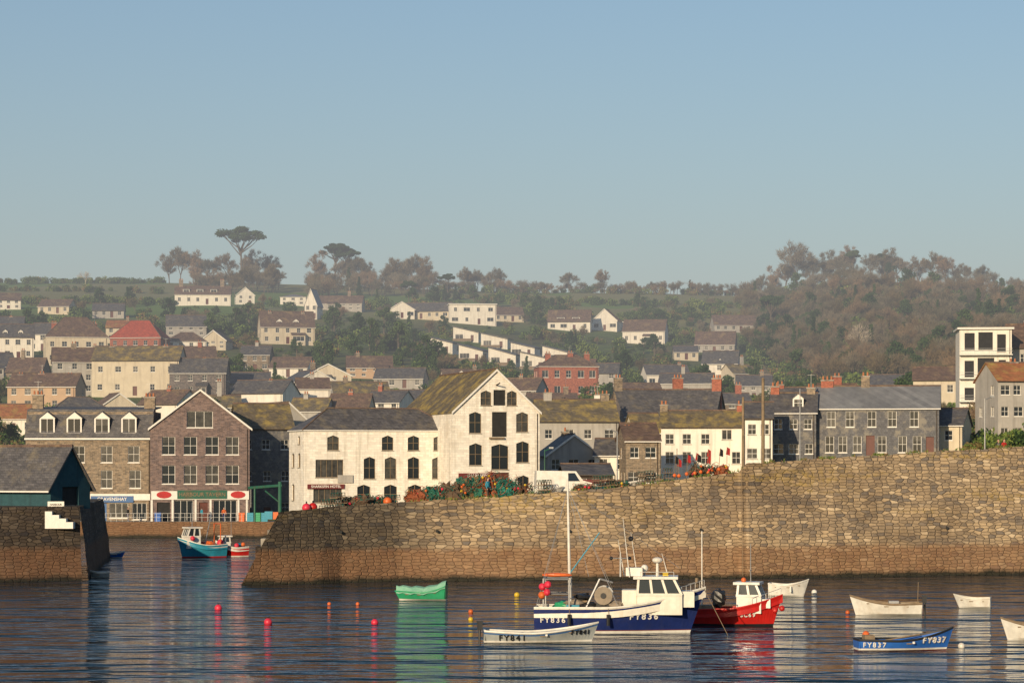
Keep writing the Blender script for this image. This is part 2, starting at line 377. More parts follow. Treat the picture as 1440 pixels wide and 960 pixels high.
# ------------------------------------------------------------------ water
m,nt,b=newmat('harbour_water'); b.inputs['Base Color'].default_value=(.008,.024,.038,1); b.inputs['Roughness'].default_value=.07; b.inputs['IOR'].default_value=1.33
tc=nt.nodes.new('ShaderNodeTexCoord').outputs['Object']
mp=nt.nodes.new('ShaderNodeMapping'); mp.inputs['Scale'].default_value=(.45,1.0,1); mp.inputs['Rotation'].default_value=(0,0,.12); nt.links.new(tc,mp.inputs[0])
prev=None
for sc,dist,det in ((.12,2.0,2),(.36,1.7,2),(1.4,.22,3)):
    h_=noisen(nt,mp.outputs[0],sc,det,.5); b1=nt.nodes.new('ShaderNodeBump'); b1.inputs['Strength'].default_value=1; b1.inputs['Distance'].default_value=dist
    nt.links.new(h_,b1.inputs['Height'])
    if prev: nt.links.new(prev,b1.inputs['Normal'])
    prev=b1.outputs[0]
nt.links.new(prev,b.inputs['Normal'])
wt=MB(); wt.ms=[m]; wt.v=[(-5000,-600,0),(5000,-600,0),(5000,7000,0),(-5000,7000,0)]; wt.f=[[0,1,2,3]]; wt.m=[0]; wt.make('harbour_water')
# ------------------------------------------------------------------ harbour stone: irregular coursed rubble with tide band
def seawall(name,dark=1.0):
    m,nt,b=newmat(name)
    tc=nt.nodes.new('ShaderNodeTexCoord').outputs['Object']
    sep=nt.nodes.new('ShaderNodeSeparateXYZ'); nt.links.new(tc,sep.inputs[0])
    ad=nt.nodes.new('ShaderNodeMath'); ad.operation='ADD'; nt.links.new(sep.outputs[0],ad.inputs[0]); nt.links.new(sep.outputs[1],ad.inputs[1])
    cb=nt.nodes.new('ShaderNodeCombineXYZ'); nt.links.new(ad.outputs[0],cb.inputs[0]); nt.links.new(sep.outputs[2],cb.inputs[1])
    mp=nt.nodes.new('ShaderNodeMapping'); mp.inputs['Scale'].default_value=(1.25,3.9,1); nt.links.new(cb.outputs[0],mp.inputs[0])
    v1=nt.nodes.new('ShaderNodeTexVoronoi'); v1.voronoi_dimensions='2D'; v1.inputs['Scale'].default_value=1; v1.inputs['Randomness'].default_value=.7; nt.links.new(mp.outputs[0],v1.inputs['Vector'])
    v2=nt.nodes.new('ShaderNodeTexVoronoi'); v2.voronoi_dimensions='2D'; v2.feature='DISTANCE_TO_EDGE'; v2.inputs['Scale'].default_value=1; v2.inputs['Randomness'].default_value=.7; nt.links.new(mp.outputs[0],v2.inputs['Vector'])
    ed=v2.outputs['Distance']
    sc=nt.nodes.new('ShaderNodeSeparateColor'); nt.links.new(v1.outputs['Color'],sc.inputs[0])
    c=mixc(nt,ramp(nt,sc.outputs[0],.0,1),(.47,.35,.215),(.25,.19,.13))
    c=mixc(nt,ramp(nt,sc.outputs[1],.84,.94,0,.85),c,(.60,.47,.31)); c=mixc(nt,ramp(nt,sc.outputs[2],.82,.92,0,.85),c,(.14,.125,.115))
    big=noisen(nt,tc,.10,6,.7); med=noisen(nt,tc,.45,5,.7); fine=noisen(nt,tc,2.2,6,.8)
    mps=nt.nodes.new('ShaderNodeMapping'); mps.inputs['Scale'].default_value=(.07,.07,1.0); nt.links.new(tc,mps.inputs[0]); hor=noisen(nt,mps.outputs[0],1.0,5,.7)
    c=mixc(nt,ramp(nt,ed,.09,.02,0,.75),c,(.12,.09,.065))
    c=mixc(nt,ramp(nt,med,.45,.72,0,.6),c,(.30,.22,.14))
    c=mixc(nt,ramp(nt,big,.48,.62),c,mixc(nt,1,c,(.62,.60,.59),'MULTIPLY'))
    c=mixc(nt,ramp(nt,hor,.46,.38,0,.5),c,(.15,.12,.095))
    li=nt.nodes.new('ShaderNodeMath'); li.operation='MULTIPLY'; nt.links.new(ramp(nt,hor,.52,.62),li.inputs[0]); nt.links.new(ramp(nt,fine,.44,.58),li.inputs[1])
    hz=nt.nodes.new('ShaderNodeMath'); hz.operation='MULTIPLY'; nt.links.new(li.outputs[0],hz.inputs[0]); nt.links.new(ramp(nt,sep.outputs[2],3.4,6,0,.75),hz.inputs[1])
    c=mixc(nt,hz.outputs[0],c,(.36,.25,.075))
    left_shade=nt.nodes.new('ShaderNodeMath'); left_shade.operation='MULTIPLY_ADD'; nt.links.new(big,left_shade.inputs[0]); left_shade.inputs[1].default_value=12; nt.links.new(sep.outputs[0],left_shade.inputs[2])
    c=mixc(nt,ramp(nt,left_shade.outputs[0],1.5,-3.5),c,mixc(nt,1,c,(.36,.38,.42),'MULTIPLY'))  # shadow over the pier's left end, painted into the stone colour along x
    wz=nt.nodes.new('ShaderNodeMath'); wz.operation='MULTIPLY_ADD'; nt.links.new(med,wz.inputs[0]); wz.inputs[1].default_value=.9; nt.links.new(sep.outputs[2],wz.inputs[2])
    tc2=mixc(nt,ramp(nt,fine,.35,.7),(.27,.135,.065),(.16,.09,.048))
    tc2=mixc(nt,.35,tc2,c)
    c=mixc(nt,ramp(nt,wz.outputs[0],3.2,2.75),c,tc2)
    c=mixc(nt,ramp(nt,wz.outputs[0],1.0,.6),c,(.03,.028,.02))
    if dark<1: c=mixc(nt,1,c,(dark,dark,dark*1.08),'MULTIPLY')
    nt.links.new(c,b.inputs['Base Color']); b.inputs['Roughness'].default_value=.85; b.inputs['Specular IOR Level'].default_value=.2
    bp=nt.nodes.new('ShaderNodeBump'); bp.inputs['Strength'].default_value=.7; bp.inputs['Distance'].default_value=.09; nt.links.new(ramp(nt,ed,0,.12),bp.inputs['Height'])
    bp2=nt.nodes.new('ShaderNodeBump'); bp2.inputs['Strength'].default_value=.4; bp2.inputs['Distance'].default_value=.08; nt.links.new(fine,bp2.inputs['Height']); nt.links.new(bp.outputs[0],bp2.inputs['Normal'])
    nt.links.new(bp2.outputs[0],b.inputs['Normal'])
    return m
M['sea']=seawall('harbour_stone'); M['seadark']=seawall('harbour_stone_shaded',.7)  # darker copy of the stone: shadow on the quay head put into the colour
PB=[340,393,430,480,560,700,870,1040,1050,1150,1440,1900]; PD=[193.5,194.5,196.3,199,201,202.5,204,207,205.8,208,214,224]; PTP=[721,719,716,711,706,698,685,663,652,645,627,600]
def pd(b): return float(np.interp(b,PB,PD))
def ptop(b): return Z(float(np.interp(b,PB,PTP)),pd(b))
E=empty('stone_pier')
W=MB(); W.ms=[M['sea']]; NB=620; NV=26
bl=list(np.linspace(393,1900,NB)); 
for i,bb in enumerate(bl):
    d=pd(bb); x0=X(bb,d); zt=ptop(bb)
    for j in range(NV+1):
        v=j/NV; z=-2+v*(zt+2)
        bat=(1-max(0,z)/zt)*1.0
        xx=x0-(bat*2.8 if i==0 else bat*2.8*max(0,1-(bb-393)/60))
        p=Vector((xx,d-bat,z)); nn=noise.noise(p*.9)*.08+noise.noise(p*3)*.05
        if j==NV: p.z+=noise.noise(Vector((xx*.6,0,0)))*.10+noise.noise(Vector((xx*2.6,3,0)))*.07
        W.v.append((p.x,p.y+nn,p.z))
r=NV+1
for i in range(NB-1):
    for j in range(NV):
        W.f.append([i*r+j,(i+1)*r+j,(i+1)*r+j+1,i*r+j+1]); W.m.append(0)
base=len(W.v)
for k in range(9):
    for j in range(NV+1):
        p=W.v[j]; W.v.append((p[0]+k*.15,p[1]+k*1.0,p[2]))
for k in range(8):
    for j in range(NV):
        a_=base+k*r+j; W.f.append([a_+r,a_,a_+1,a_+r+1]); W.m.append(0)
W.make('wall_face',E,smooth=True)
C=MB()
for i in range(NB-1):
    b0,b1=bl[i],bl[i+1]; p0=W.v[i*r+NV]; p1=W.v[(i+1)*r+NV]
    drop=.25 if b0<1040 else 1.3
    q0=(p0[0],p0[1]+.8,p0[2]-.03); q1=(p1[0],p1[1]+.8,p1[2]-.03)
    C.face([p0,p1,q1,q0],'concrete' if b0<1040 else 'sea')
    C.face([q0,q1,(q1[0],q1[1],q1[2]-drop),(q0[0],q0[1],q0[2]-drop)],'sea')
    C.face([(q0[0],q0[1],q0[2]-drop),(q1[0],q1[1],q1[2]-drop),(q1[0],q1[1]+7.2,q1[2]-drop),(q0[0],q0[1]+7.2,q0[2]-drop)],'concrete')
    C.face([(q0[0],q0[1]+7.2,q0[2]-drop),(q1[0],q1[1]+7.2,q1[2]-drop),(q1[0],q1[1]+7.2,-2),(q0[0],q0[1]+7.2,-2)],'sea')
C.make('deck_and_back_wall',E)
S=MB()
for bb in (1046,):
    xl=X(bb,pd(bb)); zt=ptop(bb)
    for sg in (-.2,.2): S.tube((xl+sg,pd(bb)-1.25,.2),(xl+sg,pd(bb)-.15,zt),.022,.022,'wood',5)
    for k in range(16):
        z=.4+k*(zt-.5)/16; yy=pd(bb)-1.25+1.1*z/zt; S.tube((xl-.2,yy,z),(xl+.2,yy,z),.015,.015,'wood',4)
xe=X(393,194.5); y_=196.2
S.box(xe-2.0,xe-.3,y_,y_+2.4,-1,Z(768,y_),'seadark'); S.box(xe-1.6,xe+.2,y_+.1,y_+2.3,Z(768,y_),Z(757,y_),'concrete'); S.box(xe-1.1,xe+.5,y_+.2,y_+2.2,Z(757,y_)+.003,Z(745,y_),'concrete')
for bb in (480,615,800,985,1330):
    xl=X(bb,pd(bb)); S.tube((xl,pd(bb)-.8,3.9),(xl,pd(bb)-.2,3.9),.12,.12,'dark',8)
S.make('ladder_landing_and_drains',E)
random.seed(21); np.random.seed(21)
G_=MB()
for _ in range(2200):
    b=random.uniform(1050,1600) if random.random()<.75 else random.uniform(560,1050)
    if noise.noise(Vector((b*.04,0,7)))<.0: continue
    d=pd(b); p=Vector((X(b,d),d+random.uniform(-.12,.5),ptop(b)+random.uniform(-.12,.05))); q=p+Vector((random.uniform(-.2,.2),random.uniform(-.1,.1),random.uniform(.06,.3))); w=Vector((.05,.02,0))
    G_.face([p-w,p+w,q],random.choice(['leaf2','leafb','leaf']))
G_.make('parapet_grass')
E=empty('stone_quay_head')
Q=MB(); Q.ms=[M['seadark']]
def gridwall(mb,p0,p1,zt,bat,nx,nz,mi=0,thr=.1):
    p0=Vector((*p0,0)); p1=Vector((*p1,0)); u=(p1-p0).normalized(); nrm=Vector((u.y,-u.x,0)); i0=len(mb.v)
    for i in range(nx+1):
        for j in range(nz+1):
            z=-2+(zt+2)*j/nz; p=p0.lerp(p1,i/nx)+nrm*(bat*(1-max(0,z)/zt)); p.z=z
            p+=nrm*(noise.noise(p*.9)*thr); mb.v.append(tuple(p))
    for i in range(nx):
        for j in range(nz):
            a=i0+i*(nz+1)+j; mb.f.append([a,a+nz+1,a+nz+2,a+1]); mb.m.append(mi)
zq=Z(712,202)
gridwall(Q,(X(-700,186),186),(X(112,202),202),zq,.7,120,20)
gridwall(Q,(X(112,202),202),(X(136,246),250),zq,.7,60,20)
x1=X(112,202)
Q.face([(X(-700,186),186,zq),(x1,202,zq),(X(136,246),250,zq),(X(-700,201),250,zq)],'seadark')
Q.make('wall_and_deck',E)
S=MB(); y0=200.9
for k in range(4): S.box(X(64,y0)+k*.55,X(64,y0)+(k+1)*.55-.002,y0-.25,202.6,zq-1.7,zq-.35-k*.28,'frame')
S.make('painted_steps',E)
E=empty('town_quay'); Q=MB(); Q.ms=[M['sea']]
gridwall(Q,(X(-500,322),322),(X(402,322),322),2.0,.2,60,6)
gridwall(Q,(X(402,288),322),(X(402,288),288),2.4,.2,20,6)
gridwall(Q,(X(402,288),288),(X(1900,288),288),2.4,.2,120,6)
Q.face([(X(-500,322),322,2.0),(X(402,322),322,2.0),(X(402,322),352,2.0),(X(-500,322),352,2.0)],'concrete')
Q.face([(X(402,288),288,2.4),(X(1900,288),288,2.4),(X(1900,288),340,2.4),(X(402,288),340,2.4)],'concrete')
Q.make('quay_walls_and_paving',E)
# ------------------------------------------------------------------ harbour-front buildings
R_=math.radians
def near(name,b0,b1,d,ebase,eeave,etop,yaw=0,**k):
    s=F/d; yr=R_(yaw); w=(b1-b0)/s/math.cos(yr); z=Z(ebase,d)
    return house(name,X((b0+b1)/2,d),d,z,yr,w,k.pop('dep',8),(ebase-eeave)/s,rh=(eeave-etop)/s,**k)
def wpx(items,b0,d,ebase,yaw=0):
    s=F/d; c=math.cos(R_(yaw)); return [((a-b0)/s/c,(ebase-z0)/s,(a2-b0)/s/c,(ebase-z1)/s,k) for (a,a2,z1,z0,k) in items]
d=326; ys=9
wl=wpx([(263,299,578,601,'g')]+[(c-9,c+9,614,639,'w') for c in (238,268,298,326)]+[(c-9,c+9,654,680,'w') for c in (238,268,298,326)]+[(222,240,706,733,'o'),(246,272,703,733,'b'),(280,292,706,733,'d'),(300,332,703,733,'b')],213,d,735,ys)
E=near('harbour_tavern',213,350,d,735,602,549,ys,dep=14,roof='y',wm='purple',rm='r_purple',win=wl,lwin=[],rwin=[])
s=F/d; hw=137/s/math.cos(R_(ys))/2
S=MB(); S.box(-hw+.1,hw-.1,-.14,-.004,(735-702)/s,(735-690)/s,'frame')
for c in (214,243,275,296,335,347): u=(c-281.5)/s; S.box(u-.13,u+.13,-.12,-.004,0,2.95,'frame')
S.box(-2.9,3.4,-.2,-.145,(735-701)/s,(735-689)/s,'green_paint')
for u in (-hw+1.7,hw-1.5):
    for k in range(12):
        a0=2*math.pi*k/12; a1=2*math.pi*(k+1)/12
        S.face([(u,-.2,3.6),(u+.95*math.cos(a0),-.2,3.6+.45*math.sin(a0)),(u+.95*math.cos(a1),-.2,3.6+.45*math.sin(a1))],'redsign')
S.make('shopfront_fascia',E)
text('sign_lettering','HARBOUR TAVERN',.68,'wood',E,Matrix.Translation((.25,-.23,3.62))@RX)
d=328; s=F/d
wl=wpx([(c-8,c+8,627,650,'w') for c in (72,111,150,188)]+[(c-8,c+8,661,686,'w') for c in (72,111,150,190)]+[(60,100,705,728,'g'),(108,128,705,733,'o'),(134,150,707,733,'D'),(154,180,707,728,'b'),(186,206,707,730,'b')],36,d,734)
E=near('stone_shop_building',36,213,d,734,617,575,0,dep=9,roof='mansard',wm='stone',rm='r_slate',win=wl,lwin=[],rwin=[],
   dorm=[((c-124.5)/s,.15,(734-610)/s,1.95,2.1,'y') for c in (66,104,143,181)],chim=[(-7.2,4,16.3,1.4),(7.3,4,16,1.4)])
S=MB(); S.box((108-124.5)/s,(212-124.5)/s,-.16,-.004,(734-703)/s,(734-694)/s,'frame'); S.box((128-124.5)/s,(188-124.5)/s,-.22,-.165,(734-706)/s,(734-697)/s,'blue_paint')
S.make('shopfront_fascia',E); text('sign_lettering','CRAVENSHAY',.6,'frame',E,Matrix.Translation(((158-124.5)/s,-.24,(734-701.5)/s))@RX)
near('slate_cottage',338,412,340,735,602,568,15,dep=9,roof='x',wm='slatehung',rm='r_lichen',storeys=3,cols=3)
near('gabled_cottage',372,440,352,720,600,567,25,dep=12,roof='y',wm='grey',rm='r_lichen',storeys=3,cols=2)
d=299; yw=18
wl=wpx([(c-8,c+8,612,633,'a') for c in (470,545,581,617)]+[(446,484,646,671,'b')]+[(c-8,c+8,642,673,'a') for c in (520,549,581,615)]+[(443,482,683,706,'b')]+[(c-9,c+9,681,708,'a') for c in (512,549,583,618)],430,d,735,yw)
E=near('harbour_hotel',430,641,d,735,606,573,yw,dep=7.5,roof='hip',wm='whitestone',rm='r_slate',win=wl,rwin=[],lwin=[(1.5,6.5,2.7,8.2,'a'),(4.6,6.5,5.8,8.2,'a'),(1.5,2.6,2.7,4.6,'a'),(4.6,9.2,5.6,10.2,'a')],eave=.2,fr='wood')
S=MB(); S.box(-8.8,-4.4,-.16,-.004,4.0,4.55,'darkred'); S.box(5.6,7.9,-.16,-.004,3.6,4.1,'darkred'); S.box(-5.2,-3.4,-.2,-.004,4.7,5.6,'grey'); S.make('signboards',E)
text('sign_lettering','SHARKSFIN HOTEL',.42,'frame',E,Matrix.Translation((-6.6,-.18,4.27))@RX)
d=297; s=F/d; yw=18
wl=wpx([(676,691,549,570,'a'),(694,711,548,570,'o'),(713,727,549,570,'a'),(660,677,579,609,'a'),(692,713,579,614,'o'),(726,743,579,607,'a'),(660,678,623,654,'a'),(691,715,624,660,'a'),(726,744,620,650,'a'),(662,676,666,692,'a'),(690,716,664,700,'d'),(728,744,668,695,'a')],637,d,733,yw)
E=near('harbour_hotel_warehouse',637,759,d,733,580,521,yw,dep=23,roof='y',wm='whitestone',rm='r_lichen',win=wl,lwin=[],rwin=[],eave=.15,trim=True,fr='wood')
S=MB(); S.box(-4.6,-.2,-.15,-.004,(733-672)/s,(733-665)/s,'darkred')
S.box(-.9,.9,-.35,-.02,(733-617)/s,(733-614.5)/s,'wood'); S.tube((0,-.02,15.8),(0,-1.3,16),.08,.08,'darkwood',6)
S.make('hoist_and_sign',E)
text('sign_lettering','SHARKSFIN',.5,'frame',E,Matrix.Translation((-2.3,-.18,(733-668.5)/s))@RX)
near('quayside_shop',770,845,322,730,640,612,10,dep=8,roof='y',wm='grey',rm='r_slate',storeys=3,cols=3,chim=[(0,6,11,.8)])
near('quayside_cafe',836,884,318,728,640,618,-6,dep=7,roof='x',wm='white',rm='r_slate',storeys=3,cols=2)
E=near('fish_store',795,862,300,728,668,654,4,dep=9,roof='x',wm='darkwood',rm='r_slate',storeys=2,cols=4)
S=MB(); S.box(-2.7,2.7,-.6,-.5,4.1,4.5,'darkred'); S.make('signboard',E)
near('stone_store',880,928,312,725,620,596,5,dep=9,roof='x',wm='stone',rm='r_brown',storeys=3,cols=2,chim=[(-1.4,4,10.5,.9,'white')])
near('lichen_roof_house',758,870,372,665,592,562,6,dep=10,roof='x',wm='grey',rm='r_lichen',storeys=2,chim=[(-4,5,11.7,1.2,'grey'),(4.5,5,11.5,1.2)])
near('old_stone_house',878,972,385,655,585,548,16,dep=9,roof='x',wm='stoned',rm='r_slate',storeys=2,chim=[(-4.8,4.5,13.2,1.2),(4.8,4.5,13.3,1.5,'brick')])
near('stone_villa',930,1005,372,650,582,548,-14,dep=9,roof='x',wm='stoned',rm='r_slate',storeys=2,chim=[(3.5,4.5,12.2,1.4,'brick')])
near('yellow_cottage',893,932,338,700,608,582,10,dep=7,roof='x',wm='cream',rm='r_lichen',storeys=3,cols=2)
d=330
wl=wpx([(c-6,c+6,610,624,'w') for c in (942,966,992)]+[(c-6,c+6,635,652,'w') for c in (942,966,992,1035)]+[(1015,1029,604,618,'g')],930,d,700,-4)
E=near('white_terrace',930,1050,d,700,600,578,-4,dep=8,roof='x',wm='white',rm='r_lichen',win=wl,storeys=3,chim=[(-5.2,4,12,1),(4.8,4,12,1,'brick')])
near('white_cottage',1048,1086,322,690,588,566,-6,dep=8,roof='x',wm='white',rm='r_slate',storeys=3,cols=2)
d=332
E=near('slate_hung_house',1084,1147,d,684,580,553,-8,dep=8,roof='x',wm='slatehung',rm='r_slate',storeys=3,cols=3,dorm=[(.6,1.0,10.2,1.4,1.3,'y')],chim=[(-2.5,4,13.0,1.1,'brick'),(2.2,4,12.8,1.1)])
wl=wpx([(c-6,c+6,578,600,'w') for c in (1170,1196,1226,1254,1284)]+[(c-6,c+6,613,636,'w') for c in (1168,1186,1206,1240,1268,1288)]+[(1218,1230,612,640,'d'),(1300,1311,614,642,'d')],1145,d,668,-10)
near('slate_hung_terrace',1145,1318,d,668,574,543,-10,dep=10,roof='x',wm='slatehung',rm='r_grey',win=wl,lwin=[],rwin=[(3,6,4,7.3,'w')],chim=[(-6.5,5,12.4,1.6,'brick'),(-1.5,5,12.9,1.1,'stone')])
near('cream_house',1318,1352,336,660,598,575,-18,dep=9,roof='x',wm='cream',rm='r_slate',storeys=2,cols=1)
d=400;s=F/d
wl=wpx([(1357,1371,468,492,'o'),(1376,1396,467,492,'o'),(1402,1414,470,495,'o'),(1357,1370,507,530,'o'),(1375,1398,503,528,'o'),(1404,1414,506,530,'o'),(1357,1370,545,562,'o'),(1377,1400,538,562,'o')],1350,d,600,-6)
E=near('modern_white_house',1350,1422,d,600,463,455,-6,dep=9,roof='flat',wm='white',rm='r_brown',win=wl,rwin=[],lwin=[])
S=MB()
for z_ in (4.0,7.6,11.3): S.box(-4.1,4.1,-1.1,-.02,z_-.12,z_,'frame'); S.box(-4.1,4.1,-1.12,-1.08,z_+.45,z_+.5,'metal'); S.box(-4.1,4.1,-1.12,-1.08,z_+.85,z_+.9,'metal')
S.make('balconies',E)
near('brown_roof_house',1412,1485,405,612,488,455,-20,dep=9,roof='x',wm='grey',rm='r_brown',storeys=4,cols=4,chim=[(-1,4.5,18.2,1.2,'brick')])
near('orange_roof_house',1402,1480,345,655,535,510,12,dep=8,roof='x',wm='grey',rm='r_orange',storeys=4,cols=4,chim=[(0,4,14,1.2,'brick')])
near('cream_bungalow',1285,1345,450,560,534,516,-10,dep=8,roof='x',wm='cream',rm='r_brown',storeys=1,cols=3)
near('stone_cottage',1160,1215,400,610,558,540,12,dep=7,roof='x',wm='stone',rm='r_brown',storeys=2,chim=[(0,3.5,9.0,1.3,'brick')])
near('stone_cottage',1092,1140,390,620,566,545,-5,dep=7,roof='x',wm='cream',rm='r_slate',storeys=2,chim=[(-2,3.5,8.6,1.2,'brick')])
E=near('harbour_boathouse',-80,78,207,712,682,630,-26,dep=5.4,roof='x',wm='teal',rm='r_slate',storeys=1,cols=2,win=[(2,.6,4,1.4,'w')],rwin=[(1.6,.1,3.8,1.6,'o')],lwin=[],found=.2,eave=.5)
E=empty('notice_board',(X(83,204),202.6,zq)); S=MB(); S.box(-.65,.65,-.03,.03,-.3,.4,'frame'); S.tube((-.5,.06,-1),(-.5,.06,.4),.04,.04,'wood'); S.tube((.5,.06,-1),(.5,.06,.4),.04,.04,'wood'); S.make('board_and_posts',E)
text('lettering','HARBOUR\nNO MOORING',.2,'dark',E,Matrix.Translation((0,-.05,.05))@RX,.003)
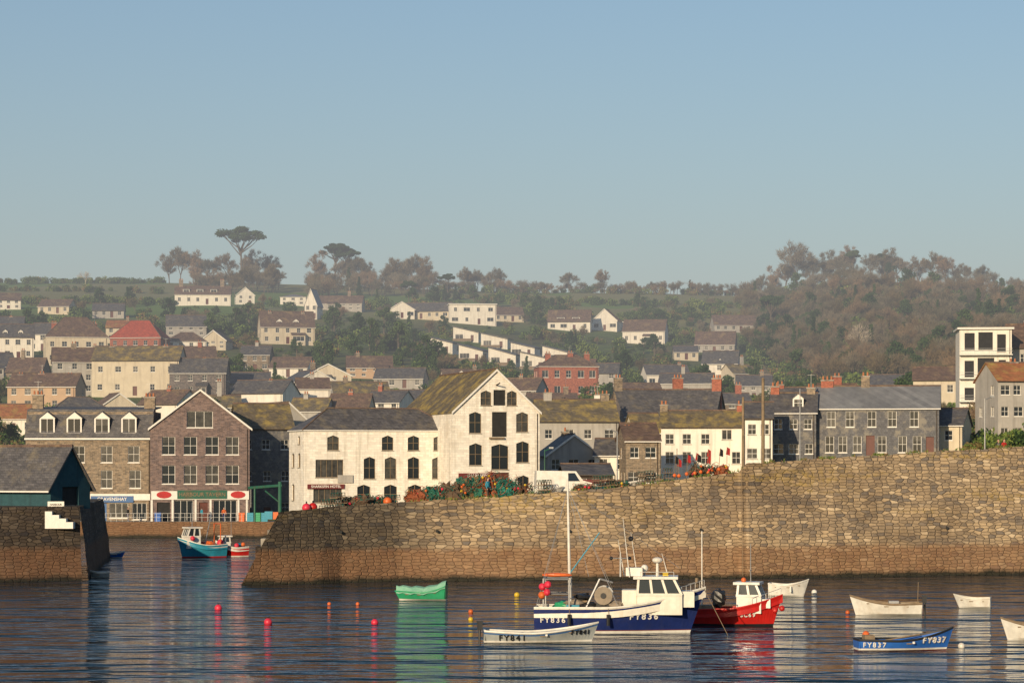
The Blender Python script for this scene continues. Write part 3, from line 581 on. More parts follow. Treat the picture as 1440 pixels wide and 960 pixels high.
# ------------------------------------------------------------------ hillside houses
def hill(name,bc,eb,wp,hp,rp,roof='x',yaw=0,depm=8,**k):
    d=dfor(bc,eb); s=F/d; x=X(bc,d); z=min(tz(x,d),tz(x-4,d),tz(x+4,d))+.4
    return house(name,x,d,z,R_(yaw),wp/s,depm,max(2.4,hp/s),roof=roof,rh=rp/s,**k)
ST=dict(wm='white',rm='r_slate',storeys=1,cols=2,ww=2.6,wh=1.5,wide=True)
H_=[
('white_terrace',285,433,78,14,12,'x',5,dict(wm='white',rm='r_brown',storeys=1,cols=6,dorm=[(u,1.0,4.0,2.4,1.6,'f') for u in (-6,-1,4)],chim=[(-8,4,9,1.5),(7,4,9,1.5)])),
('white_house',345,427,26,12,11,'y',10,dict(wm='white',rm='r_brown')),
('white_house',412,427,36,11,5,'hip',0,dict(wm='white',rm='r_grey')),
('chapel',437,450,18,20,22,'y',-10,dict(wm='white',rm='r_grey')),
('brown_roof_house',478,437,62,10,11,'x',-5,dict(wm='grey',rm='r_brown',chim=[(3,4,7,1.2)],porch=(-3,3,2.4))),
('cream_villa',405,489,76,24,22,'x',12,dict(wm='cream',rm='r_brown',storeys=2,cols=5,depm=9,dorm=[(-2.5,1.2,5.6,1.8,1.3,'y'),(2.5,1.2,5.6,1.8,1.3,'y')],chim=[(-5,4,9.6,1.2),(5,4,9.6,1.2)],porch=(3,4,2.5))),
('cream_bungalow',592,452,82,11,12,'x',-12,dict(wm='cream',rm='r_slate',storeys=1,wide=True)),
('gabled_bungalow',565,451,36,12,11,'y',8,dict(wm='white',rm='r_slate',storeys=1,wide=True)),
('modern_white_house',665,458,66,28,4,'flat',6,dict(wm='white',rm='r_grey',storeys=2,cols=4,wide=True)),
('brown_roof_bungalow',716,452,42,8,11,'x',10,dict(wm='cream',rm='r_brown',storeys=1)),
('white_bungalow',800,464,60,13,16,'x',-6,dict(wm='white',rm='r_brown',storeys=1,cols=4,wide=True,dorm=[(-3,.8,3.2,2.8,1.6,'f'),(2.5,.8,3.2,2.8,1.6,'f')])),
('gabled_white_house',850,463,36,14,16,'y',-14,dict(wm='white',rm='r_orange',storeys=1,wide=True)),
('white_house',905,484,60,18,16,'x',-12,dict(wm='white',rm='r_brown',wide=True,storeys=1,porch=(2,4,2.5))),
('white_house',890,460,30,10,4,'flat',0,dict(wm='white',rm='r_grey')),
('white_stepped_house',620,497,34,14,9,'mono',-16,ST),
('white_stepped_house',655,482,36,12,9,'mono',-10,ST),
('white_stepped_house',662,508,36,14,10,'mono',-20,ST),
('white_stepped_house',695,490,38,12,9,'mono',-12,ST),
('white_stepped_house',706,515,40,14,12,'mono',-16,ST),
('white_stepped_house',735,498,36,11,9,'mono',-22,ST),
('white_stepped_house',750,521,38,15,10,'mono',-12,ST),
('white_stepped_house',782,506,40,13,11,'mono',-16,ST),
('white_house',940,540,62,18,14,'x',10,dict(wm='white',rm='r_slate',cols=4,storeys=1,wide=True,chim=[(4,4,6.6,1)])),
('white_house',1012,534,50,26,18,'x',-10,dict(wm='white',rm='r_slate',storeys=2,cols=3,dorm=[(0,1,4.6,2,1.4,'y')])),
('brick_villa',800,560,84,44,18,'hip',8,dict(wm='brick',rm='r_brown',storeys=2,cols=5,depm=9,ww=1.2,wh=1.7,chim=[(-4.5,4,10.8,1.3,'brick'),(1,4,11,1.3,'brick'),(5,4,10.8,1.3,'brick')])),
('white_cottage',850,545,38,22,14,'x',-8,dict(wm='grey',rm='r_slate')),
('brown_roof_house',520,532,64,14,16,'x',5,dict(wm='peach',rm='r_brown',chim=[(-3,4,6.4,1)],porch=(3,3.4,2.4))),
('gabled_white_house',445,566,74,22,20,'y',22,dict(wm='white',rm='r_slate',depm=13,storeys=1,cols=2,wide=True,chim=[(2,9,8.6,1)])),
('slate_roof_house',560,545,70,12,15,'x',-8,dict(wm='grey',rm='r_slate',storeys=1)),
('stone_house',655,548,60,12,16,'x',12,dict(wm='cream',rm='r_brown',storeys=1,chim=[(3,4,6,1)])),
('grey_house',712,560,56,12,16,'x',-8,dict(wm='grey',rm='r_slate',storeys=1,porch=(-2,3,2.3))),
('distant_farmhouse',1037,466,66,9,14,'x',8,dict(wm='grey',rm='r_brown',storeys=1)),
('brown_roof_house',1005,500,56,12,18,'x',-10,dict(wm='grey',rm='r_brown',storeys=1)),
('white_cottage',965,508,34,10,9,'x',0,dict(wm='cream',rm='r_slate',storeys=1)),
('brown_roof_villa',108,517,86,38,30,'hip',14,dict(wm='cream',rm='r_brown',storeys=2,cols=5,depm=10,chim=[(-5.5,5,11,1.4,'brick'),(5,5,11,1.2,'brick')])),
('red_roof_house',190,505,74,30,26,'hip',-10,dict(wm='brick',rm='r_red',storeys=2,depm=9,chim=[(3.5,4.5,9.5,1.2,'brick')])),
('long_cream_house',190,562,124,50,20,'x',-4,dict(wm='cream',rm='r_lichen',storeys=2,cols=5,depm=9,chim=[(-6,4.5,11,1.4),(6,4.5,11,1.2)])),
('brown_roof_house',105,560,60,46,20,'x',12,dict(wm='grey',rm='r_brown',storeys=3,depm=9,chim=[(0,4.5,11.5,1.2)])),
('white_house',18,512,58,32,18,'x',10,dict(wm='white',rm='r_slate',storeys=2,cols=4,dorm=[(-2,1,6.2,1.3,1.3,'y'),(2,1,6.2,1.3,1.3,'y')])),
('white_house',60,495,40,24,16,'x',-10,dict(wm='white',rm='r_slate')),
('ochre_house',58,578,98,34,18,'x',-6,dict(wm='peach',rm='r_brown',storeys=2,cols=5,chim=[(-5.5,4,7.5,1.2,'brick'),(-1,4,7.7,1.3,'brick'),(5,4,7.4,1.2,'brick')])),
('orange_roof_cottage',18,606,60,22,20,'x',6,dict(wm='white',rm='r_orange',storeys=1)),
('white_cottage',12,438,34,12,10,'x',10,dict(wm='white',rm='r_brown')),
('brown_cottage',75,444,46,8,10,'x',-10,dict(wm='cream',rm='r_brown',storeys=1)),
('brown_cottage',152,449,44,8,10,'x',5,dict(wm='grey',rm='r_slate',storeys=1)),
('grey_house',262,476,56,14,16,'x',8,dict(wm='grey',rm='r_slate',chim=[(2,4,6,1)])),
('grey_house',300,492,36,12,14,'y',-8,dict(wm='cream',rm='r_brown')),
('stone_house',282,530,44,22,16,'x',10,dict(wm='stoned',rm='r_brown',chim=[(0,4,8,1,'brick')])),
('slate_roof_house',405,532,56,12,15,'x',-12,dict(wm='white',rm='r_brown',storeys=1)),
('slate_roof_house',352,560,56,14,16,'x',6,dict(wm='grey',rm='r_slate')),
('lichen_roof_cottage',240,585,58,14,16,'x',-5,dict(wm='stone',rm='r_lichen')),
('lichen_roof_cottage',510,580,80,16,18,'x',14,dict(wm='grey',rm='r_lichen',chim=[(-3,4,6,1)])),
('cottage',590,585,60,16,16,'x',-6,dict(wm='white',rm='r_slate')),
('cottage',780,590,70,16,15,'x',8,dict(wm='cream',rm='r_brown',chim=[(3,4,6,1)])),
('cottage',850,598,64,16,15,'x',-10,dict(wm='grey',rm='r_slate',chim=[(-2,4,6,1.2,'white')])),
('cottage',905,575,56,18,14,'x',10,dict(wm='stone',rm='r_brown')),
('cottage',1060,560,50,16,15,'x',-6,dict(wm='grey',rm='r_slate',chim=[(2,4,6.5,1)])),
('cottage',1030,590,56,16,15,'x',6,dict(wm='stone',rm='r_slate',chim=[(2,4,6.5,1.3,'brick')])),
('cottage',1250,560,56,18,14,'x',-8,dict(wm='grey',rm='r_slate')),
('white_cottage',1410,560,60,24,14,'x',8,dict(wm='white',rm='r_brown')),
]
occ=[]
for (nm,bc,eb,wp,hp,rp,rf,yw,k) in H_:
    k=dict(k); hill(nm,bc,eb,wp,hp,rp,rf,yw,**k); occ.append((bc,eb,wp/2+4,hp+rp))
random.seed(31)
nf=0
for _ in range(900):
    if nf>=34: break
    b=random.uniform(-10,1060); e=random.uniform(480,612)
    if b>330 and e<520: continue
    if 540<b<760 and e<560: continue
    if any(abs(b-o_[0])<o_[2]+14 and abs(e-o_[1])<19 for o_ in occ): continue
    d=dfor(b,e); s=F/d; wp=random.uniform(6.5,13)*s
    rf=random.choice(['x','x','x','y','hip'])
    hill(random.choice(['cottage','terraced_house','slate_roof_house']),b,e,wp,random.choice([2.8,4.2,5.2])*s,random.uniform(2.2,3.4)*s,rf,random.uniform(-30,30),wm=random.choice(['white','cream','grey','grey','stone','stoned','peach']),rm=random.choice(['r_slate','r_slate','r_brown','r_brown','r_lichen','r_orange']),storeys=random.choice([1,2]),chim=[(random.uniform(-2,2),4,random.uniform(7.2,8.3),.9,random.choice(['brick','stone','grey']))] if rf=='x' else (),porch=(random.uniform(-1.5,1.5),random.uniform(2,3.5),2.2) if random.random()<.35 else None)
    occ.append((b,e,wp/2+2,8*s)); nf+=1
# ------------------------------------------------------------------ vegetation
def protocol(name,mb):
    me=bpy.data.meshes.new(name); me.from_pydata(mb.v,[],mb.f)
    for m in mb.ms: me.materials.append(m)
    me.polygons.foreach_set('material_index',mb.m); me.update(); return me
def rv(): 
    v=Vector(np.random.normal(size=3)); return v.normalized()
def leafcloud(mb,clumps,n,size,mats,flat=1.0):
    for (c,r) in clumps:
        for _ in range(n):
            d=rv(); rr=r*random.uniform(.55,1.05)*(1+.25*noise.noise(d*2+Vector(c)))
            p=Vector(c)+Vector((d.x*rr,d.y*rr,d.z*rr*flat)); a=rv()*size*random.uniform(.6,1.3); b=a.cross(rv()).normalized()*size*random.uniform(.4,.9)
            mb.face([p-a,p+b,p+a,p-b],random.choice(mats))
def baretree(seed,h,twig,ntw=1700,bark='bark',spread=1.0,wind=0.0,trunk=.2,tw=.0032):
    random.seed(seed); np.random.seed(seed); mb=MB(); ends=[]
    def grow(p,d,L,r,lv):
        q=p+d*L; mb.tube(p,q,r,r*.65,bark,5 if lv<2 else 3,False)
        if lv>=2: ends.append((q,d))
        if lv>=4: ends.append((q,d)); return
        for _ in range(3 if lv<3 else 2):
            nd=(d+rv()*.66*spread+Vector((wind,0,.16))).normalized(); 
            if lv<1: nd=(nd+Vector((0,0,.35))).normalized()
            grow(q if random.random()<.55 else p.lerp(q,.6),nd,L*random.uniform(.68,.92),r*.6,lv+1)
    grow(Vector((0,0,-.5)),Vector((random.uniform(-.06,.06),0,1)).normalized(),h*trunk,h*.018,0)
    for _ in range(ntw):
        q,d=random.choice(ends); s=q+rv()*h*.04; nd=(d+rv()*.9+Vector((wind,0,.3))).normalized(); L=h*random.uniform(.04,.12); e=s+nd*L; w=nd.orthogonal().normalized()*h*tw
        w.rotate(Matrix.Rotation(random.uniform(0,6.28),3,nd)); mb.face([s-w,s+w,e],twig)
    return mb
TB=[protocol('bare_tree_%d'%i,baretree(10+i,12,'twig' if i%2 else 'twig2',1500,spread=.9+.12*(i%3),wind=.08)) for i in range(6)]
TS=[protocol('skyline_tree_%d'%i,baretree(60+i,12,'twig2' if i%2 else 'twig',3400,spread=1.15,wind=.12,trunk=.26,tw=.0045)) for i in range(4)]
def bush(seed,mats,r=1.5,k=7,n=90,flat=.85):
    random.seed(seed); np.random.seed(seed); mb=MB()
    cl=[((random.uniform(-r,r)*.8,random.uniform(-r,r)*.8,random.uniform(.3,r*1.1)),r*random.uniform(.4,.75)) for _ in range(k)]
    leafcloud(mb,cl,n,.22,mats,flat); return mb
BG=[protocol('shrub_%d'%i,bush(30+i,['leaf','leaf','leaf2'] if i%2 else ['leaf2','leaf2','leaf'])) for i in range(4)]
BB=[protocol('shrub_brown_%d'%i,bush(40+i,['leafb','leafb','leaf2'])) for i in range(2)]
def evergreen(seed):
    random.seed(seed); np.random.seed(seed); mb=MB(); mb.tube((0,0,-.5),(0,0,4),.25,.12,'bark',6); cl=[]
    for k in range(12):
        z=random.uniform(2.2,7); r=1.9*(1-abs(z-4)/5); a=random.uniform(0,6.28); q=(math.cos(a)*r,math.sin(a)*r,z); mb.tube((0,0,z*.6),q,.07,.03,'bark',4,False); cl.append((q,random.uniform(.8,1.35)))
    leafcloud(mb,cl,110,.26,['pine','leaf','leaf'],.8); return mb
EV=[protocol('evergreen_tree_%d'%i,evergreen(90+i)) for i in range(3)]
def cypress(seed):
    random.seed(seed); mb=MB(); mb.tube((0,0,-.5),(0,0,7),.2,.06,'bark',6)
    cl=[((random.uniform(-.3,.3)*(1-z/9),random.uniform(-.3,.3),z),max(.4,1.7*(1-z/9.5))) for z in np.arange(.8,9,.8)]
    leafcloud(mb,cl,130,.22,['pine','leaf'],.9); return mb
CY=[protocol('conifer_%d'%i,cypress(50+i)) for i in range(2)]
def inst(me,parent,x,y,z,s,sz=None):
    o=bpy.data.objects.new(me.name,me); scene.collection.objects.link(o); o.parent=parent; o.location=(x,y,z); o.rotation_euler=(0,0,random.uniform(0,6.28)); o.scale=(s,s,sz or s); return o
random.seed(99); np.random.seed(99)
def place(me,parent,b,e,s,sz=None):
    d=dfor(b,e)+random.uniform(-8,8); x=X(b,d); inst(me,parent,x,d,tz(x,d)-.2,s,sz)
wood=empty('woodland')
def ridge(b): return float(np.interp(b,[1040,1080,1200,1440,1500],[418,412,388,413,413]))
for _ in range(600):
    b=random.uniform(1045,1500); e=random.uniform(ridge(b),545-max(0,(1130-b))*.6)
    place(random.choice(TB),wood,b,e,random.uniform(.6,1.2))
for _ in range(420):
    b=random.uniform(1050,1490); e=random.uniform(ridge(b)+8,552); place(random.choice(BB+BG),wood,b,e,random.uniform(1.0,2.2))
for _ in range(95):
    b=random.uniform(1060,1480); e=random.uniform(ridge(b)+3,545); place(random.choice(EV+EV+CY),wood,b,e,random.uniform(.7,1.4))
for b,s in ((1120,1.9),(1105,1.6),(1140,1.4),(1160,1.35),(1180,1.2),(1200,1.25),(1225,1.2),(1245,1.3),(1262,1.2),(1290,1.1),(1310,1.3),(1330,1.2),(1355,1.0),(1380,1.0),(1085,1.2),(1070,.9)): place(random.choice(TS),wood,b,ridge(b)+3,s)
sky=empty('skyline_trees')
for b,e,s in ((238,401,1.25),(254,401,1.45),(272,401,1.35),(292,402,1.2),(322,402,1.25),(362,402,1.35),(376,403,1.2),(350,404,1.1)): place(random.choice(TS),sky,b,e,s)
for _ in range(40): b=random.uniform(270,400); place(random.choice(TB+TS),sky,b,random.uniform(403,413),random.uniform(.7,1.15))
for _ in range(80): b=random.uniform(430,612); place(random.choice(TB),sky,b,random.uniform(402,420),random.uniform(.7,1.15))
for b in (570,560,582,480,492,500,552,590,455,515): place(random.choice(TS),sky,b,405,random.uniform(1.1,1.4))
for _ in range(130): b=random.uniform(615,1050); place(random.choice(TB),sky,b,random.uniform(406,416),random.uniform(.35,.8))
for b in (650,660,672,690,700,800,850): place(random.choice(TS),sky,b,409,.95)
hd=empty('hedgerows')
for _ in range(140): b=random.uniform(-10,230); place(random.choice(BG+BB),hd,b,random.choice([398,399,412,428])+random.uniform(-1,1),random.uniform(.8,1.4))
for _ in range(240): b=random.uniform(600,1060); e=random.choice([414,428+(b-800)*.03,446])+random.uniform(-1,1); place(random.choice(BG+BB),hd,b,e,random.uniform(.8,1.6))
gd=empty('hillside_gardens')
def free(b,e):
    for (bc,eb,hw,hh) in occ:
        if abs(b-bc)<hw and -5<eb-e<max(6,hh*.6): return False
    return True
for _ in range(3000):
    b=random.uniform(-20,1460); e=random.uniform(424,630)
    if b>1060 and e<540: continue
    if 800<b<1040 and e<445 and random.random()<.7: continue
    if b<240 and e<440 and random.random()<.7: continue
    if not free(b,e): continue
    r=random.random()
    s=random.uniform(.6,1.9)
    low=any(abs(b-o_[0])<o_[2] and 0<e-o_[1]<14 for o_ in occ)
    if low: s=min(s,.6); r*=.75
    if r<.64: place(random.choice(BG),gd,b,e,s)
    elif r<.76: place(random.choice(BB),gd,b,e,s)
    elif r<.89: place(random.choice(TB),gd,b,e,random.uniform(.35,.8))
    elif r<.98: place(random.choice(EV),gd,b,e,random.uniform(.5,1.1))
    else: place(random.choice(CY),gd,b,e,random.uniform(.5,1.0))
for _ in range(26):
    b=random.uniform(1335,1440); d=random.uniform(334,362); x=X(b,d); inst(random.choice(BG+BB),gd,x,d,tz(x,d)-.2,random.uniform(.8,1.5))
for b,e,s in ((490,412,1.4),(505,418,1.2),(1080,500,1.6),(1225,505,1.3),(740,530,.8),(600,440,.8),(640,425,.9),(625,424,.9),(970,414,.9),(595,530,1),(610,528,1.1),(575,470,1),(180,432,1),(530,430,1)):
    place(random.choice(CY),gd,b,e,s,s*.8)
for b,e,s in ((470,470,1.3),(500,480,1.2),(520,500,1.3),(540,470,1.2),(560,500,1.3),(600,520,1.3),(615,525,1.1),(580,428,1.0),(610,430,1.1),(740,440,1.1),(755,455,1.1),(455,520,1.2),(330,470,1.1),(350,455,1.1),(235,455,1.1),(880,520,1.1),(985,560,1.2),(900,440,1.0),(1075,480,1.3),(1085,520,1.3)):
    place(random.choice(EV),gd,b,e,s)
def pine(name,b,e,h,seed,lean=0.0,cw=.36):
    random.seed(seed); np.random.seed(seed); d=dfor(b,e); x=X(b,d); E=empty(name,(x,d,tz(x,d)-.3)); T_=MB(); L=MB()
    p=Vector((0,0,0)); pts=[p]
    for k in range(5): p=p+Vector((lean+random.uniform(-.2,.2),random.uniform(-.3,.3),h*.62/5)); pts.append(p)
    for k in range(5): T_.tube(pts[k],pts[k+1],h*.024*(1-k*.11),h*.024*(1-(k+1)*.11),'bark',8,False)
    cl=[]
    for k in range(18):
        a=2*math.pi*k/18+random.uniform(-.2,.2); rr=h*cw*random.uniform(.25,1); q=Vector((math.cos(a)*rr,math.sin(a)*rr,h*random.uniform(.82,.93)-rr*.15))+Vector((pts[-1].x,0,0))
        st=pts[4].lerp(pts[5],random.random()); mid=st.lerp(q,.55)-Vector((0,0,h*.02)); T_.tube(st,mid,h*.010,h*.007,'bark',5,False); T_.tube(mid,q,h*.007,h*.004,'bark',4,False); cl.append((tuple(q),h*random.uniform(.07,.12)))
    for k in range(6): cl.append(((pts[-1].x+random.uniform(-.15,.15)*h,random.uniform(-.1,.1)*h,h*random.uniform(.90,.97)),h*.09))
    leafcloud(L,cl,340,.32,['pine','pine','leaf'],.42)
    T_.make('trunk_and_limbs',E); L.make('crown',E)
pine('umbrella_pine_tree',340,405,27,3)
pine('umbrella_pine_tree',470,398,19,5,.1,.38); pine('umbrella_pine_tree',488,400,17,6,0,.34)
pine('pine_tree',630,418,9,8,0,.45); pine('pine_tree',575,425,9,9,0,.45); pine('pine_tree',1240,394,12,11,0,.3); pine('pine_tree',1200,391,12,12,0,.28); pine('pine_tree',1085,470,15,13,0,.3)
def one(me,nm,b,e):
    o=bpy.data.objects.new(nm,me); scene.collection.objects.link(o); d=dfor(b,e); x=X(b,d); o.location=(x,d,tz(x,d))
one(protocol('pale_bare_tree',baretree(77,10,'paletwig',500,'paletwig',1.2)),'pale_bare_tree',120,401)
one(protocol('pale_bare_tree',baretree(79,15,'paletwig',700,'paletwig',1.0)),'pale_bare_tree',1210,505)
# ------------------------------------------------------------------ boats
def paint(name,c,r=.4,st=None): return pmat(name,c,tuple(v*.78 for v in c),2.5,rough=r,spec=.4,streak=st or tuple(v*.5+.03 for v in c),samt=.55)
M['navy']=paint('navy_paint',(.013,.026,.13)); M['hred']=paint('red_hull_paint',(.52,.018,.014)); M['hwhite']=paint('white_hull_paint',(.76,.73,.66),st=(.40,.30,.20)); M['hblue']=paint('blue_hull_paint',(.03,.14,.50))
M['hgrey']=paint('grey_hull_paint',(.36,.38,.37)); M['hgreen']=paint('green_hull_paint',(.03,.32,.15)); M['hteal']=paint('turquoise_hull_paint',(.03,.28,.40)); M['orange']=paint('orange_plastic',(.66,.14,.03)); M['pink']=paint('pink_buoy',(.66,.035,.07)); M['yellow']=paint('yellow_plastic',(.66,.45,.03))
M['wcream']=paint('wheelhouse_cream',(.74,.70,.60),st=(.42,.31,.20)); M['tarp']=pmat('green_cover',(.25,.48,.34),(.15,.35,.25),2); M['black']=paint('black_plastic',(.02,.02,.022)); M['deck']=pmat('boat_deck',(.30,.24,.18),(.20,.17,.13),3); M['antifoul']=paint('antifoul_red',(.18,.03,.02),.6)
def hp(P,t,z=None,v=None):
    zs=P['fm']+(P['fs']-P['fm'])*max(0,(.4-t)/.4)**1.5+(P['fb']-P['fm'])*max(0,(t-.4)/.6)**1.7
    dr=P['dr']
    if v is None: v=min(1,max(0,(z+dr)/(zs+dr)))
    zz=-dr+v*(zs+dr); B=P['B']/2
    b=B*(P['sr']+(1-P['sr'])*math.sin(math.pi/2*min(1,t/.45))) if t<.45 else B*(1-((t-.45)/.55)**P.get('p',2.3))
    k=v**(.28+.85*max(0,t-.3)**1.1) if v>0 else 0
    x=-P['L']/2+t*P['L']-P.get('rake',.9)*(1-v)*t**7
    return x,max(b,.02 if t>.99 else 0)*k,zz,zs
def hull(E,P,bands,cap,inner=None,deck=None,N=30):
    mb=MB(); g=[]
    for i in range(N+1):
        t=i/N; _,_,_,zs=hp(P,t,v=1); rows=[hp(P,t,v=0)[:3]]
        for (zt,m) in bands:
            z=zs+zt[1] if isinstance(zt,tuple) else min(zt,zs-.05)
            rows.append(hp(P,t,z=z)[:3])
        g.append(rows)
    for i in range(N):
        for j,(zt,m) in enumerate(bands):
            a,b_,c,d_=g[i][j],g[i+1][j],g[i+1][j+1],g[i][j+1]
            for sg in (-1,1):
                q=[(p[0],sg*p[1],p[2]) for p in (a,b_,c,d_)]
                if sg>0: q=q[::-1]
                mb.face(q,m)
    for j,(zt,m) in enumerate(bands):
        a,b_=g[0][j],g[0][j+1]; mb.face([(a[0],a[1],a[2]),(a[0],-a[1],a[2]),(b_[0],-b_[1],b_[2]),(b_[0],b_[1],b_[2])],m)
    w=.07
    for i in range(N):
        a=hp(P,i/N,v=1); b_=hp(P,(i+1)/N,v=1)
        for sg in (-1,1):
            ia=max(0,a[1]-w); ib=max(0,b_[1]-w)
            mb.slab([(a[0],sg*(a[1]+.03),a[2]+.04),(b_[0],sg*(b_[1]+.03),b_[2]+.04),(b_[0],sg*ib,b_[2]+.04),(a[0],sg*ia,a[2]+.04)],.08,cap)
    if inner:
        for i in range(N):
            for sg in (-1,1):
                pr=None
                for (fz) in (1,.66,.33,0):
                    def pt(t):
                        s_=hp(P,t,v=1); z=.12+(s_[3]-.12)*fz; h_=hp(P,t,z=z); return (h_[0],sg*max(0,h_[1]-.05),z)
                    a,b_=pt(i/N),pt((i+1)/N)
                    if pr: mb.face([pr[0],pr[1],b_,a],inner)
                    pr=(a,b_)
            a,b_=hp(P,i/N,z=.12),hp(P,(i+1)/N,z=.12); mb.face([(a[0],-a[1],.12),(b_[0],-b_[1],.12),(b_[0],b_[1],.12),(a[0],a[1],.12)],'deck')
        a=hp(P,0,v=1); mb.face([(a[0]+.05,-a[1]*.95,.12),(a[0]+.05,a[1]*.95,.12),(a[0]+.05,a[1]*.95,a[3]),(a[0]+.05,-a[1]*.95,a[3])],inner)
        mb.box(a[0]-.01,a[0]+.08,-a[1]-.02,a[1]+.02,a[3]-.02,a[3]+.045,cap)
        for t in P.get('thw',(.22,.5,.74)):
            h_=hp(P,t,v=1); mb.box(h_[0]-.13,h_[0]+.13,-h_[1]+.06,h_[1]-.06,h_[3]-.2,h_[3]-.15,'wood')
        mb.tube((a[0]+.9,.1,.2),(a[0]+.9,.1,.3),.22,.2,'wood',10); mb.tube((.2,-hp(P,.55,v=1)[1]-.08,.35),(.2,-hp(P,.55,v=1)[1]-.06,hp(P,.55,v=1)[3]-.1),.07,.07,'hwhite',7)
    if deck:
        for i in range(N):
            a,b_=hp(P,i/N,v=1),hp(P,(i+1)/N,v=1); za,zb=a[3]-deck,b_[3]-deck
            mb.face([(a[0],-a[1]*.96,za),(b_[0],-b_[1]*.96,zb),(b_[0],b_[1]*.96,zb),(a[0],a[1]*.96,za)],'deck')
            for sg in (-1,1): mb.face([(a[0],sg*max(0,a[1]-.07),za),(b_[0],sg*max(0,b_[1]-.07),zb),(b_[0],sg*max(0,b_[1]-.07),b_[3]),(a[0],sg*max(0,a[1]-.07),a[3])],bands[-1][1])
    return mb.make('hull',E)
def hulltext(E,P,body,t,z,size,mat='frame',side=-1,name='registration_number'):
    n=len(body); adv=size*.70/P['L']
    for i,ch in enumerate(body):
        tt=t+(i-(n-1)/2)*adv
        a=hp(P,tt-.02,z=z); b_=hp(P,tt+.02,z=z); up=hp(P,tt,z=z+.25); c=hp(P,tt,z=z)
        U=Vector((b_[0]-a[0],side*(b_[1]-a[1]),0)).normalized(); V=Vector((up[0]-c[0],side*(up[1]-c[1]),.25))
        N_=U.cross(V).normalized(); V=N_.cross(U).normalized()
        p=Vector((c[0],side*c[1],c[2]))+N_*.035
        mt=Matrix(((U.x,V.x,N_.x,p.x),(U.y,V.y,N_.y,p.y),(U.z,V.z,N_.z,p.z),(0,0,0,1)))
        text(name,ch,size,mat,E,mt,.03)
def outboard(mb,x,z):
    mb.box(x-.32,x-.05,-.13,.13,z+.05,z+.42,'black'); mb.box(x-.36,x-.02,-.11,.11,z+.42,z+.5,'black'); mb.tube((x-.2,0,z+.05),(x-.22,0,-.4),.07,.05,'black',6); mb.tube((x-.05,0,z+.3),(x+.4,.05,z+.38),.025,.02,'black',5)
def at(b,e): return EYE*F/(e-YH)
def boat(name,b0,b1,e,yaw,P,bands,cap,**k):
    d=at(b0,e); s=F/d; c=abs(math.cos(R_(yaw))); L=(b1-b0)/s/c; P=dict(P); P['L']=L
    E=empty(name,(X((b0+b1)/2,d),d,0),R_(yaw)); hull(E,P,bands,cap,**k); return E,P
base_=dict(B=1.9,fs=.55,fm=.48,fb=.95,dr=.25,sr=.75,rake=.45,p=2.0)
E,P=boat('grey_punt',680,842,902,4,dict(base_,fb=1.0,fs=.62,fm=.5),[(0.02,'hgrey'),(.12,'hwhite'),(('s',-.16),'hgrey'),(('s',-.08),'blue_paint'),(('s',0),'hgrey')],'hwhite',inner='hgrey')
hulltext(E,P,'FY841',.84,.52,.33,'black'); hulltext(E,P,'FY841',.24,.27,.42,'black'); S=MB(); outboard(S,-P['L']/2,.6); S.box(-1.4,-.9,-.3,.2,.15,.5,'black'); S.make('outboard_motor',E)
E,P=boat('blue_open_boat',1203,1342,913,6,dict(base_,B=1.8,fs=.55,fm=.5,fb=1.1),[(.03,'antifoul'),(.12,'hwhite'),(('s',-.08),'hblue'),(('s',0),'black')],'black',inner='hblue')
hulltext(E,P,'FY837',.78,.50,.42); hulltext(E,P,'FY837',.15,.30,.34); S=MB(); S.box(-2.1,-1.6,-.4,.2,.2,.75,'wood'); S.ball((-1.9,.2,.75),.18,'orange'); S.tube((-1.2,.3,.4),(.8,.2,.75),.04,.03,'wood'); S.make('gear',E)
E,P=boat('white_dinghy',1195,1295,864,176,dict(base_,B=1.9,fb=1.2,fs=.75,fm=.7),[(.1,'hwhite'),(('s',-.1),'hwhite'),(('s',0),'wood')],'wood',inner='wcream')
S=MB(); outboard(S,-P['L']/2,.7); S.tube((-1.9,.3,.3),(-1.95,.3,2.0),.025,.02,'wood'); S.box(-.8,-.2,-.4,.3,.15,.85,'metal'); S.make('outboard_and_staff',E)
E,P=boat('white_tender',1342,1392,854,165,dict(base_,B=1.5,fb=.85,fs=.65,fm=.6),[(.1,'hwhite'),(('s',0),'hwhite')],'wcream',inner='wcream')
E,P=boat('white_rowing_boat',1082,1137,838,-12,dict(base_,B=1.7,fb=1.2,fs=.9,fm=.8),[(.1,'hwhite'),(('s',0),'hwhite')],'hwhite',inner='wcream')
E,P=boat('white_launch',1408,1510,899,172,dict(base_,B=2.0,fb=1.15,fs=.75,fm=.7),[(.1,'hwhite'),(('s',-.07),'hwhite'),(('s',0),'wood')],'wood',inner='wcream')
E,P=boat('green_covered_boat',555,628,843,174,dict(base_,B=1.7,fs=.95,fm=.55,fb=.6,sr=.85),[(.08,'hwhite'),(('s',0),'hgreen')],'hgreen',inner='hgreen')
S=MB(); N=12
for i in range(N):
    for k in range(4):
        def cp(i,k):
            h_=hp(P,min(.97,i/N),v=1); f=k/4*2-1; return (h_[0],f*h_[1]*1.06,h_[3]+.03+.34*(1-f*f)+.05*math.sin(i*2.1)-(.16 if k in(0,4) else 0))
        S.face([cp(i,k),cp(i+1,k),cp(i+1,k+1),cp(i,k+1)],'tarp')
S.make('canvas_cover',E,smooth=True)
for (n_,b0,b1,e,yw,c) in (('small_tender',145,176,784,10,'hblue'),('small_dinghy',122,152,812,-165,'hgrey')):
    boat(n_,b0,b1,e,yw,dict(base_,B=1.3,fb=.7,fs=.5,fm=.45),[(.08,'hwhite'),(('s',-.1),c),(('s',0),'hwhite')],'hwhite',inner=c)
